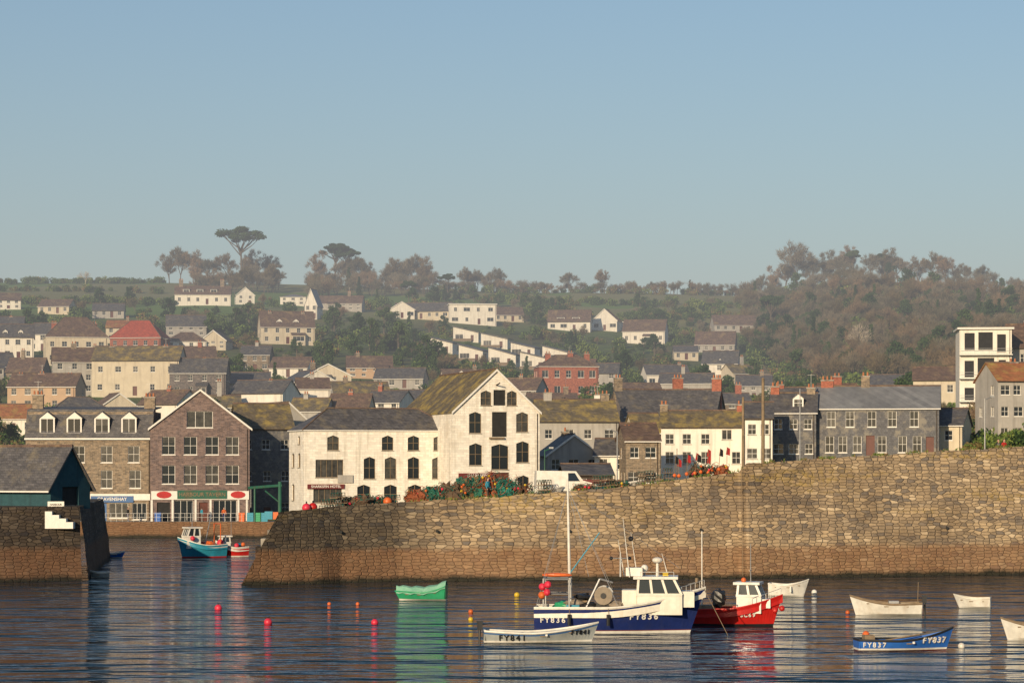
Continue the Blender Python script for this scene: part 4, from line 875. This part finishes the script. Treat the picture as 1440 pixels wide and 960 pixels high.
def wheelhouse(mb,x0,x1,hw,z0,z1,rake,m,sill=.45,nside=3,roofm='hwhite'):
    zb=z0+(z1-z0)*sill; zt=z1-.14
    mb.box(x0,x1,-hw,hw,z0,zb,m)
    q=[(x0+.04,-hw+.05,zb),(x1-.02,-hw+.05,zb),(x1-.02,hw-.05,zb),(x0+.04,hw-.05,zb)]; r_=[(x0+.10,-hw+.10,zt),(x1-rake,-hw+.10,zt),(x1-rake,hw-.10,zt),(x0+.10,hw-.10,zt)]
    mb.hexa(q+r_,'glass')
    def post(a,b_,f,w=.09):
        p=Vector(q[a]).lerp(Vector(q[b_]),f); t=Vector(r_[a]).lerp(Vector(r_[b_]),f); mb.tube(p,t,w,w,m,4)
    for i in range(nside+1): post(0,1,i/nside); post(3,2,i/nside)
    for f in (.33,.67): post(1,2,f,.05); post(0,3,f)
    mb.box(x0-.03,x1+.0,-hw-.03,hw+.03,zb-.04,zb+.09,m)
    mb.box(x0-.18,x1-rake+.22,-hw-.06,hw+.06,zt,z1,roofm)
P0=dict(B=3.5,fs=1.38,fm=1.40,fb=2.45,dr=.7,sr=.82,rake=1.1,p=1.8)
E,P=boat('blue_fishing_trawler',753,992,888,-4,P0,[(.0,'antifoul'),(.13,'hwhite'),(.17,'antifoul'),(.7,'navy'),(('s',-.42),'navy'),(('s',-.10),'navy'),(('s',0),'wcream')],'hwhite',deck=.55)
hulltext(E,P,'FY836',.64,.92,.48); hulltext(E,P,'FY836',.11,.72,.42)
S=MB(); L=P['L']; z0=1.3
wheelhouse(S,.9,3.35,1.15,z0-.3,3.05,.45,'wcream',.52,3)
S.box(3.3,4.0,-.9,.9,1.4,2.25,'wcream'); S.box(.1,.88,-.7,.7,1.0,2.3,'wcream')
S.box(.3,1.2,-.35,.35,3.05,3.5,'hwhite'); S.make('wheelhouse',E)
S=MB()
S.tube((2.0,0,3.05),(2.0,0,3.75),.09,.07,'hwhite'); S.ball((2.0,0,3.9),.28,'hwhite',12,8,(1,1,.6)); S.ball((1.3,.4,3.45),.2,'hwhite'); S.tube((1.3,.4,3.0),(1.3,.4,3.3),.05,.05,'metal')
for (x_,y_,h_) in ((.5,-.5,6.2),(.9,.5,5.4),(2.6,-.6,4.3),(.2,.6,5.0)): S.tube((x_,y_,3.0),(x_-.35,y_,h_),.03,.012,'hwhite',5)
S.ball((.55,.5,5.05),.14,'black'); S.tube((-.0,0,3.0),(-.0,0,4.3),.06,.04,'metal'); S.tube((-.5,0,4.0),(.5,0,4.0),.03,.03,'metal'); S.ball((.5,0,4.0),.1,'black'); S.ball((-.5,0,4.0),.1,'black')
S.box(2.3,2.6,-.7,-.4,3.08,3.25,'yellow')
for x_ in (1.1,2.0,2.9): S.tube((x_,-1.1,3.05),(x_,-1.1,3.3),.02,.02,'metal',4)
S.tube((1.1,-1.1,3.3),(2.9,-1.1,3.3),.02,.02,'metal',4)
S.make('radar_and_antennas',E)
S=MB(); mx=-L/2+1.9
S.tube((mx,0,.9),(mx-.15,0,8.3),.10,.05,'hwhite',8); S.tube((mx,0,3.2),(mx+1.6,0,5.4),.04,.03,'hteal',6)
for a in ((1.0,0,3.0),(-1.8,1.2,1.4),(-1.8,-1.2,1.4),(5.9,0,3.5),(2.6,-1.3,1.5),(2.6,1.3,1.5)): S.tube((mx-.13,0,7.8),(mx+a[0],a[1],a[2]),.013,.013,'metal',3)
for sg in (-1.1,1.1):
    S.tube((-L/2+.5,sg,.9),(-L/2+.5,sg,2.9),.05,.05,'metal'); S.tube((mx,sg,.9),(mx,sg,2.9),.05,.05,'metal'); S.tube((-L/2+.5,sg,2.9),(mx,sg,2.9),.05,.05,'metal'); S.tube((-L/2+.5,sg,2.1),(mx,sg,2.1),.03,.03,'metal')
S.tube((-L/2+.5,-1.1,2.9),(-L/2+.5,1.1,2.9),.05,.05,'metal')
S.ball((-L/2+1.2,-.3,3.1),.24,'orange',14,8,(3.4,1.1,.5),.2,4)
for k,(x_,z_) in enumerate(((.45,2.5),(.7,2.2),(.42,2.05),(.75,2.62))): S.ball((-L/2+x_,-1.25,z_),.2,('pink','pink','orange','pink')[k])
S.tube((-.9,-.8,2.0),(-.9,.8,2.0),.38,.38,'deck',14); S.tube((-.9,-.86,2.0),(-.9,-.8,2.0),.5,.5,'deck',14); S.tube((-.9,.8,2.0),(-.9,.86,2.0),.5,.5,'metal',14)
S.tube((-.9,-.9,2.0),(-.9,-.86,2.0),.16,.16,'black',10)
S.box(-1.3,-.5,-.7,.7,1.0,1.55,'black'); S.tube((-2.0,-.5,1.0),(-1.1,-.5,2.9),.07,.06,'metal'); S.tube((-1.1,-.5,2.9),(-.4,-.5,2.7),.06,.05,'metal')
S.box(-2.9,-2.2,-.9,-.2,.9,1.5,'hteal'); S.box(-2.8,-1.8,.1,.9,.9,1.7,'wood'); S.ball((-2.5,.1,1.5),.5,'deck',12,7,(1.2,1,.5),.4,2); S.ball((-1.7,-.2,1.35),.45,'black',12,7,(1.2,1,.6),.4,5); S.ball((-3.2,.4,1.4),.42,'hgreen',12,7,(1.2,1,.6),.4,5)
S.ball((-2.0,.2,1.9),.4,'black',12,7,(1.3,1,.5),.6,8); S.ball((-.2,-.6,1.5),.35,'deck',12,7,(1.3,1,.6),.6,9)
for x_ in (-2.7,-.6): 
    tt=(x_+L/2)/L; hh=hp(P,tt,v=1); S.tube((x_,-hh[1]-.12,.45),(x_,-hh[1]-.1,1.05),.1,.1,'black',8); S.tube((x_,-hh[1]-.08,1.05),(x_,-hh[1]+.02,hh[3]),.015,.015,'wood',4)
for sg in (-1,1):
    pr=None
    for i in range(9):
        t=.78+.21*i/8; h_=hp(P,t,v=1); p=(h_[0],sg*max(.03,h_[1]-.05),h_[3]+.42); S.tube((p[0],p[1],h_[3]),p,.018,.018,'metal',4)
        if pr: S.tube(pr,p,.02,.02,'metal',4)
        pr=p
h_=hp(P,1,v=1); S.tube((h_[0]-.5,0,h_[3]),(h_[0]-.5,0,h_[3]+.5),.09,.09,'wood'); S.tube((h_[0]-.1,-.1,h_[3]-.1),(h_[0]+1.2,-2.2,-.1),.02,.02,'wood',4)
S.make('mast_gantry_and_gear',E)
P0=dict(B=2.6,fs=.85,fm=.95,fb=1.75,dr=.5,sr=.8,rake=.7,p=1.9)
E,P=boat('red_fishing_boat',968,1099,878,-14,P0,[(.0,'antifoul'),(.1,'black'),(('s',-.34),'hred'),(('s',-.30),'hwhite'),(('s',0),'hred')],'hred',deck=.45)
hulltext(E,P,'SC69',.66,.62,.32)
S=MB(); wheelhouse(S,.2,1.6,.75,.7,2.45,.3,'hwhite',.55,2); S.box(1.6,2.1,-.55,.55,1.0,1.5,'hwhite')
S.tube((.9,0,2.45),(.9,0,4.6),.035,.02,'metal'); S.tube((.9,-.5,3.1),(.9,.5,3.1),.02,.02,'metal'); S.ball((.5,0,2.55),.15,'orange'); S.tube((-1.9,0,.6),(-1.9,0,5.3),.05,.03,'hwhite')
S.ball((-.9,-.1,1.5),.45,'black',12,8,(1,1,1.1),.5,3); S.box(-2.2,-1.2,-.5,.5,.5,1.1,'wood'); S.ball((2.75,-.5,1.0),.17,'hred'); S.ball((2.4,-.8,.9),.17,'hred')
for sg in (-1,1):
    pr=None
    for i in range(7):
        t=.7+.28*i/6; h_=hp(P,t,v=1); p=(h_[0],sg*max(.03,h_[1]-.05),h_[3]+.4); S.tube((p[0],p[1],h_[3]),p,.016,.016,'metal',4)
        if pr: S.tube(pr,p,.018,.018,'metal',4)
        pr=p
S.make('wheelhouse_and_mast',E)
P0=dict(B=2.8,fs=1.3,fm=1.2,fb=2.0,dr=.5,sr=.8,rake=.6,p=2.0)
E,P=boat('turquoise_fishing_boat',252,312,783,-150,P0,[(.0,'antifoul'),(.1,'hred'),(('s',-.3),'hteal'),(('s',-.2),'hwhite'),(('s',0),'hteal')],'hwhite',deck=.45)
S=MB(); wheelhouse(S,.3,1.7,.75,.9,3.0,.3,'hwhite',.55,2); S.tube((.9,0,3.0),(.9,0,5.4),.04,.03,'metal'); S.tube((-1.8,-.8,.7),(-1.8,-.8,3.3),.05,.05,'orange'); S.tube((-1.8,.8,.7),(-1.8,.8,3.3),.05,.05,'orange'); S.tube((-1.8,-.8,3.3),(-1.8,.8,3.3),.05,.05,'orange'); S.ball((-1,0,1.3),.5,'orange',10,6,(1,1,.6),.4,1); S.ball((-2,.3,1.4),.35,'pink'); S.box(-.8,.2,-.9,-.2,.9,1.5,'redsign'); S.ball((1.3,1.1,1.9),.25,'pink'); S.tube((-.4,0,1),(-1.2,0,4.4),.05,.04,'metal'); S.make('wheelhouse_and_gear',E)
E,P=boat('red_potting_boat',304,346,782,-158,dict(P0,fs=1.0,fm=.9,fb=1.6,B=2.2),[(.0,'antifoul'),(.1,'hwhite'),(('s',-.15),'hred'),(('s',0),'hwhite')],'hwhite',deck=.4)
S=MB(); wheelhouse(S,.2,1.2,.55,.5,2.1,.2,'hwhite',.55,2); S.ball((-.8,0,1.1),.35,'hteal',10,6,(1,1,.6),.4,1); S.ball((-.4,.6,1.1),.25,'pink'); S.ball((-1.1,.5,1.2),.22,'orange'); S.tube((0,0,1),(0,0,3.9),.03,.02,'metal'); S.make('wheelhouse_and_gear',E)
for (b,e,r,c) in ((307,857,.24,'pink'),(377,877,.24,'pink'),(527,877,.21,'pink'),(727,838,.2,'yellow'),(463,850,.13,'orange'),(503,850,.13,'orange'),(662,861,.15,'orange'),(662,872,.15,'yellow'),(1352,910,.17,'hwhite'),(1145,834,.2,'hwhite'),(1192,862,.14,'orange')):
    d=at(b,e); E=empty('mooring_buoy',(X(b,d),d,0)); S=MB(); S.ball((0,0,r*.45),r,c,16,10); S.tube((0,0,r*1.35),(0,0,r*1.7),r*.18,r*.15,'black',8); S.tube((r*.05,0,r*1.65),(r*.4,0,r*1.8),r*.07,r*.07,'black',5)
    S.tube((0,0,-.3),(.1,.2,-2),.02,.02,'wood',4); S.make('float_and_ring',E,smooth=True)
# ------------------------------------------------------------------ pier-top clutter
M['netg']=pmat('green_netting',(.03,.15,.10),(.015,.08,.06),3,patch=(.20,.10,.04),pscale=1.2,bump=.6)
M['nett']=pmat('teal_netting',(.03,.21,.16),(.02,.12,.10),3,bump=.6); M['neto']=pmat('orange_netting',(.34,.10,.04),(.2,.07,.04),3,bump=.6); M['netb']=pmat('brown_netting',(.14,.09,.06),(.08,.06,.04),3,bump=.6)
def netpile(b,w,h,mat,seed,off=3.0):
    random.seed(seed); d=pd(b)+off; zt=ptop(b)-.28-(1.0 if b>1040 else 0); E=empty('fishing_net_pile',(X(b,d),d,zt)); S=MB()
    for k in range(5): S.ball((random.uniform(-w,w)*.5,random.uniform(-.6,.6),h*.35*random.uniform(.6,1)),w*.4,mat,20,12,(1.2,1,h/w*random.uniform(.7,1.1)),.9,seed+k)
    for k in range(130):
        a=random.uniform(0,6.28); c=Vector((random.uniform(-w,w)*.8,random.uniform(-1,.6),h*random.uniform(.2,.85)*(1-.3*random.random()))); r=random.uniform(.15,.4); pr=None
        ax=rv(); e1=ax.orthogonal().normalized(); e2=ax.cross(e1); mt=random.choice([mat,mat,'nett','neto','netb','netg'])
        for j in range(6):
            p=c+e1*r*math.cos(a+j*.8)+e2*r*.6*math.sin(a+j*.8)
            if p.z<0: p.z=.02
            if pr is not None: S.tube(pr,p,.022,.022,mt,3,False)
            pr=p
    for k in range(4): S.ball((random.uniform(-w,w)*.7,-random.uniform(.3,1),h*random.uniform(.3,.8)),.11,random.choice(['orange','yellow','pink']),8,6)
    S.make('nets_ropes_and_floats',E)
for i,(b,w,h,m_) in enumerate(((588,1.3,1.5,'neto'),(612,1.2,1.6,'netg'),(640,1.5,1.9,'netb'),(664,1.4,2.5,'netg'),(690,1.3,2.9,'neto'),(712,1.3,2.2,'nett'),(735,1.0,1.3,'netb'),(500,1.5,1.2,'netb'),(525,1.0,1.0,'netg'),(985,1.0,1.6,'netb'),(820,.9,.8,'netb'),(868,1.0,.9,'netg'),(1008,1.0,1.3,'neto'))): netpile(b,w,h,m_,i+3)
def pot(b,off,k=0):
    d=pd(b)+off; E=empty('lobster_pot',(X(b,d),d,ptop(b)-.28+k*.45),random.uniform(-.4,.4)); S=MB(); S.box(-.35,.35,-.25,.25,0,.05,'wood')
    for x_ in (-.34,-.11,.11,.34):
        for j in range(6):
            a0=math.pi*j/6; a1=math.pi*(j+1)/6; S.tube((x_,.24*math.cos(a0),.05+.36*math.sin(a0)),(x_,.24*math.cos(a1),.05+.36*math.sin(a1)),.025,.025,'netb',4,False)
    for j in range(1,6):
        a0=math.pi*j/6; S.tube((-.34,.24*math.cos(a0),.05+.36*math.sin(a0)),(.34,.24*math.cos(a0),.05+.36*math.sin(a0)),.015,.015,'nett',3,False)
    S.make('frame_and_mesh',E)
random.seed(5)
for b in (455,463,470,478,545,553,760,768,838,848,858,900,912,925,938): 
    pot(b,2.0); pot(b+3,2.2,1)
    if b%2==0: pot(b+1,2.1,2)
for b,c in ((440,'hred'),(545,'orange'),(431,'pink')):
    d=pd(b)+1.6; E=empty('marker_buoy',(X(b,d),d,ptop(b)-.25)); S=MB(); S.ball((0,0,.35),.35,c,14,9); S.tube((0,0,.65),(0,0,.85),.07,.05,'black'); S.make('float',E,smooth=True)
def vehicle(name,b,off,prof,glass,wid,mat,yaw):
    d=pd(b)+off; E=empty(name,(X(b,d),d,ptop(b)-.28),R_(yaw)); S=MB(); hw=wid/2; n=len(prof)
    tz_=max(p[1] for p in prof)
    def yy(z): return hw-(.0 if z<.95 else .16*(z-.95)/(tz_-.95))
    S.face([(p[0],-yy(p[1]),p[1]) for p in prof],mat); S.face([(p[0],yy(p[1]),p[1]) for p in prof[::-1]],mat)
    for i in range(n):
        p,q=prof[i],prof[(i+1)%n]; S.face([(p[0],-yy(p[1]),p[1]),(p[0],yy(p[1]),p[1]),(q[0],yy(q[1]),q[1]),(q[0],-yy(q[1]),q[1])],mat)
    for g in glass:
        for sg in (-1,1): S.face([(p[0],sg*(yy(p[1])+.012),p[1]) for p in g],'glass')
    for x_ in (prof[0][0]+.85,prof[1][0]-.8):
        for sg in (-1,1): S.tube((x_,sg*(hw-.12),.32),(x_,sg*(hw+.02),.32),.32,.32,'black',14); S.tube((x_,sg*(hw+.021),.32),(x_,sg*(hw+.03),.32),.17,.17,'metal',10)
    S.box(prof[0][0]-.05,prof[0][0]+.05,-hw+.1,hw-.1,.35,.5,'black'); S.box(prof[1][0]-.05,prof[1][0]+.05,-hw+.1,hw-.1,.35,.5,'black')
    S.make('body_glass_and_wheels',E)
vehicle('parked_van',792,4.2,[(-2.3,.3),(2.2,.3),(2.25,.95),(1.5,1.15),(.95,1.9),(-2.25,1.95)],[[(.3,1.1),(1.25,1.1),(.85,1.75),(.3,1.75)]],1.8,'hwhite',6)
def post(name,b,etop,off,r,mat,arm=None):
    d=pd(b)+off; z=ptop(b)-1.3; zt=Z(etop,d); E=empty(name,(X(b,d),d,z)); S=MB(); S.tube((0,0,0),(0,0,zt-z),r,r*.75,mat,8)
    if arm: S.tube((0,0,zt-z-.1),(arm,0,zt-z+.15),.05,.04,mat,6); S.box(arm-.25,arm+.1,-.12,.12,zt-z+.08,zt-z+.22,'metal')
    else: S.tube((0,0,zt-z),(0,0,zt-z+.12),r*1.1,r*.4,mat,8)
    S.make('shaft',E)
post('mooring_post',1073,533,2,.16,'wood'); post('mooring_post',1045,560,2.5,.13,'wood'); post('flag_pole',1125,548,3,.05,'metal'); post('street_lamp',766,632,4,.06,'green_paint',.6); post('street_lamp',868,606,4,.06,'metal',-.6); post('street_lamp',1385,560,5,.06,'metal',.7)
post('flag_pole',915,640,3,.04,'wood'); post('flag_pole',952,632,3,.04,'wood')
random.seed(12)
for b in (948,955,965,975,988,996,1003,1010,1022):
    d=pd(b)+2; lean=random.uniform(-.5,.8); E=empty('dan_buoy_flag',(X(b,d),d,ptop(b)-.3)); S=MB(); L_=random.uniform(1.6,2.6); S.tube((0,0,0),(lean,0,L_),.03,.02,'wood',5); S.ball((lean*.3,0,L_*.3),.16,'orange',8,6)
    p=Vector((lean,0,L_)); S.face([p,p+Vector((.25,.1,-.15)),p+Vector((.25,.15,-.7)),p+Vector((-.1,0,-.6))],random.choice(['redsign','redsign','black'])); S.make('cane_float_and_flag',E)
d=198; E=empty('harbour_crane_gantry',(X(380,d),d,5.2)); S=MB(); S.tube((.75,0,-.5),(.75,0,2.6),.16,.14,'green_paint',8); S.tube((-1.7,0,2.1),(.9,0,2.3),.12,.12,'green_paint',6); S.tube((-.4,0,1.9),(.7,0,1.0),.06,.06,'green_paint',6); S.tube((-1.5,0,2.1),(-1.5,0,.6),.02,.02,'metal',4); S.tube((-1.2,0,-.5),(-1.2,0,2.1),.08,.08,'green_paint',6); S.box(-.4,.2,-.4,.4,-.3,.3,'hteal'); S.box(.25,.65,-.4,.4,-.3,.25,'orange'); S.make('frame_and_winch',E)
for (b,off,c,yw) in ((500,4.5,'hgrey',20),(765,3.0,'hwhite',10),(825,4,'hteal',-15),(880,4,'hwhite',12)):
    d=pd(b)+off; E=empty('beached_dinghy',(X(b,d),d,ptop(b)-.1),R_(yw)); P=dict(base_,B=1.4,L=3.2,fb=.6,fs=.4,fm=.38); hull(E,P,[(.1,c),(('s',0),c)],'hwhite',inner=c)
for (b,dd,c) in ((340,323.5,'orange'),(352,323.6,'hteal'),(362,323.5,'hgreen'),(372,323.5,'hteal'),(222,323.8,'hblue')):
    E=empty('fish_box_stack',(X(b,dd),dd,2.004)); S=MB()
    for k in range(4): S.box(-.4,.4,-.25,.25,k*.28,k*.28+.25,c); S.box(-.44,.44,-.29,.29,k*.28+.25,k*.28+.275,c)
    S.make('boxes',E)
E=empty('quay_railing'); S=MB()
for b in range(140,345,8): x=X(b,322.6); S.tube((x,322.6,2),(x,322.6,3.05),.03,.03,'metal',4)
for z in (2.55,3.05): S.tube((X(140,322.6),322.6,z),(X(336,322.6),322.6,z),.025,.025,'metal',4)
S.make('posts_and_rails',E)
# ------------------------------------------------------------------ people
M['skin']=pmat('skin',(.55,.33,.24),(.5,.3,.22),5); M['hair']=pmat('hair',(.06,.04,.03),(.04,.03,.02),5)
def person(x,y,z,yaw,top,leg,stride=.12):
    E=empty('person',(x,y,z),yaw)
    def mk(nm,V,Ed,Rr,mat):
        me=bpy.data.meshes.new(nm); me.from_pydata(V,Ed,[]); o=bpy.data.objects.new(nm,me); scene.collection.objects.link(o); o.parent=E
        o.modifiers.new('s','SKIN')
        if me.skin_vertices:
            for i,r in enumerate(Rr): me.skin_vertices[0].data[i].radius=r; me.skin_vertices[0].data[i].use_root=(i==0)
        o.modifiers.new('ss','SUBSURF').levels=1; me.materials.append(M[mat])
    mk('jacket',[(0,0,.95),(0,0,1.2),(0,0,1.42),(-.19,0,1.42),(-.25,.02,1.15),(-.24,-.08,.9),(.19,0,1.42),(.25,.02,1.15),(.24,-.08,.9)],[(0,1),(1,2),(2,3),(3,4),(4,5),(2,6),(6,7),(7,8)],[(.16,.11),(.17,.12),(.14,.1),(.07,.07),(.055,.055),(.045,.045),(.07,.07),(.055,.055),(.045,.045)],top)
    mk('trousers',[(0,0,.95),(-.09,0,.88),(-.1,-stride*.5,.48),(-.1,-stride,.05),(-.1,-stride-.12,.03),(.09,0,.88),(.1,stride*.3,.48),(.1,stride,.05),(.1,stride-.12,.03)],[(0,1),(1,2),(2,3),(3,4),(0,5),(5,6),(6,7),(7,8)],[(.14,.11),(.1,.1),(.07,.07),(.05,.05),(.04,.03),(.1,.1),(.07,.07),(.05,.05),(.04,.03)],leg)
    S=MB(); S.tube((0,0,1.44),(0,0,1.56),.05,.05,'skin',8); S.ball((0,-.01,1.65),.1,'skin',12,9,(.85,.95,1.15)); S.ball((0,.02,1.68),.105,'hair',12,9,(.9,.95,1.05)); S.ball((0,-.11,1.64),.02,'skin',6,5)
    for sg in (-1,1): S.ball((sg*.24,-.1,.84),.05,'skin',8,6,(.6,.8,1.2)); S.ball((sg*.035,-.095,1.67),.012,'black',6,4); S.ball((sg*.09,0,1.65),.02,'skin',6,4)
    S.make('head_and_hands',E,smooth=True)
b=1412; d=pd(b)+3; person(X(b,d),d,ptop(b)-1.05,.5,'hred','navy'); b=1404; person(X(b,d),d,ptop(b)-1.05,-.4,'black','darkwood')
person(X(316,325),324.2,2.004,.3,'orange','navy'); person(X(285,325),324,2.004,2.2,'hteal','darkwood'); person(X(180,325),325,2.004,1.2,'black','navy')
b=700; d=pd(b)+1.6; person(X(b-14,d),d,ptop(b)-.27,1.0,'hteal','darkwood')
# ------------------------------------------------------------------ haze, sky, sun, camera
m=bpy.data.materials.new('morning_haze'); m.use_nodes=True; nt=m.node_tree; nt.nodes.clear(); out=nt.nodes.new('ShaderNodeOutputMaterial')
SG=.00052
ab=nt.nodes.new('ShaderNodeVolumeAbsorption'); ab.inputs['Color'].default_value=(0,0,0,1); ab.inputs['Density'].default_value=SG
em=nt.nodes.new('ShaderNodeEmission'); em.inputs['Color'].default_value=(.405,.405,.415,1); em.inputs['Strength'].default_value=SG  # even glow of the volume stands in for light scattered by haze
ad=nt.nodes.new('ShaderNodeAddShader'); nt.links.new(ab.outputs[0],ad.inputs[0]); nt.links.new(em.outputs[0],ad.inputs[1]); nt.links.new(ad.outputs[0],out.inputs['Volume'])
hz=MB(); hz.box(-1400,1400,310,2900,-1,170,m); hz.make('morning_haze')
el=R_(15); az=R_(180+22)
w=bpy.data.worlds.new('World'); scene.world=w; w.use_nodes=True; nt=w.node_tree; bg=nt.nodes['Background']
sk=nt.nodes.new('ShaderNodeTexSky'); sk.sky_type='NISHITA'; sk.sun_disc=False; sk.sun_elevation=el; sk.sun_rotation=az; sk.air_density=1.2; sk.dust_density=.5; sk.ozone_density=4.0
nt.links.new(sk.outputs[0],bg.inputs[0]); bg.inputs[1].default_value=.105
v=Vector((math.sin(az)*math.cos(el),math.cos(az)*math.cos(el),math.sin(el)))
sl=bpy.data.lights.new('sun','SUN'); sl.energy=5.0; sl.angle=R_(.5); sl.color=(1,.79,.52); so=bpy.data.objects.new('sun',sl); scene.collection.objects.link(so); so.rotation_euler=v.to_track_quat('Z','Y').to_euler(); so.location=v*300
cam=bpy.data.cameras.new('camera'); co=bpy.data.objects.new('camera',cam); scene.collection.objects.link(co); co.location=(0,0,EYE); co.rotation_euler=(math.pi/2,0,0); cam.sensor_width=36; cam.lens=36*F/1440; cam.shift_y=(YH-480)/1440; cam.clip_end=9000; cam.clip_start=1
scene.camera=co
scene.view_settings.view_transform='Standard'; scene.view_settings.look='None'; scene.view_settings.exposure=0
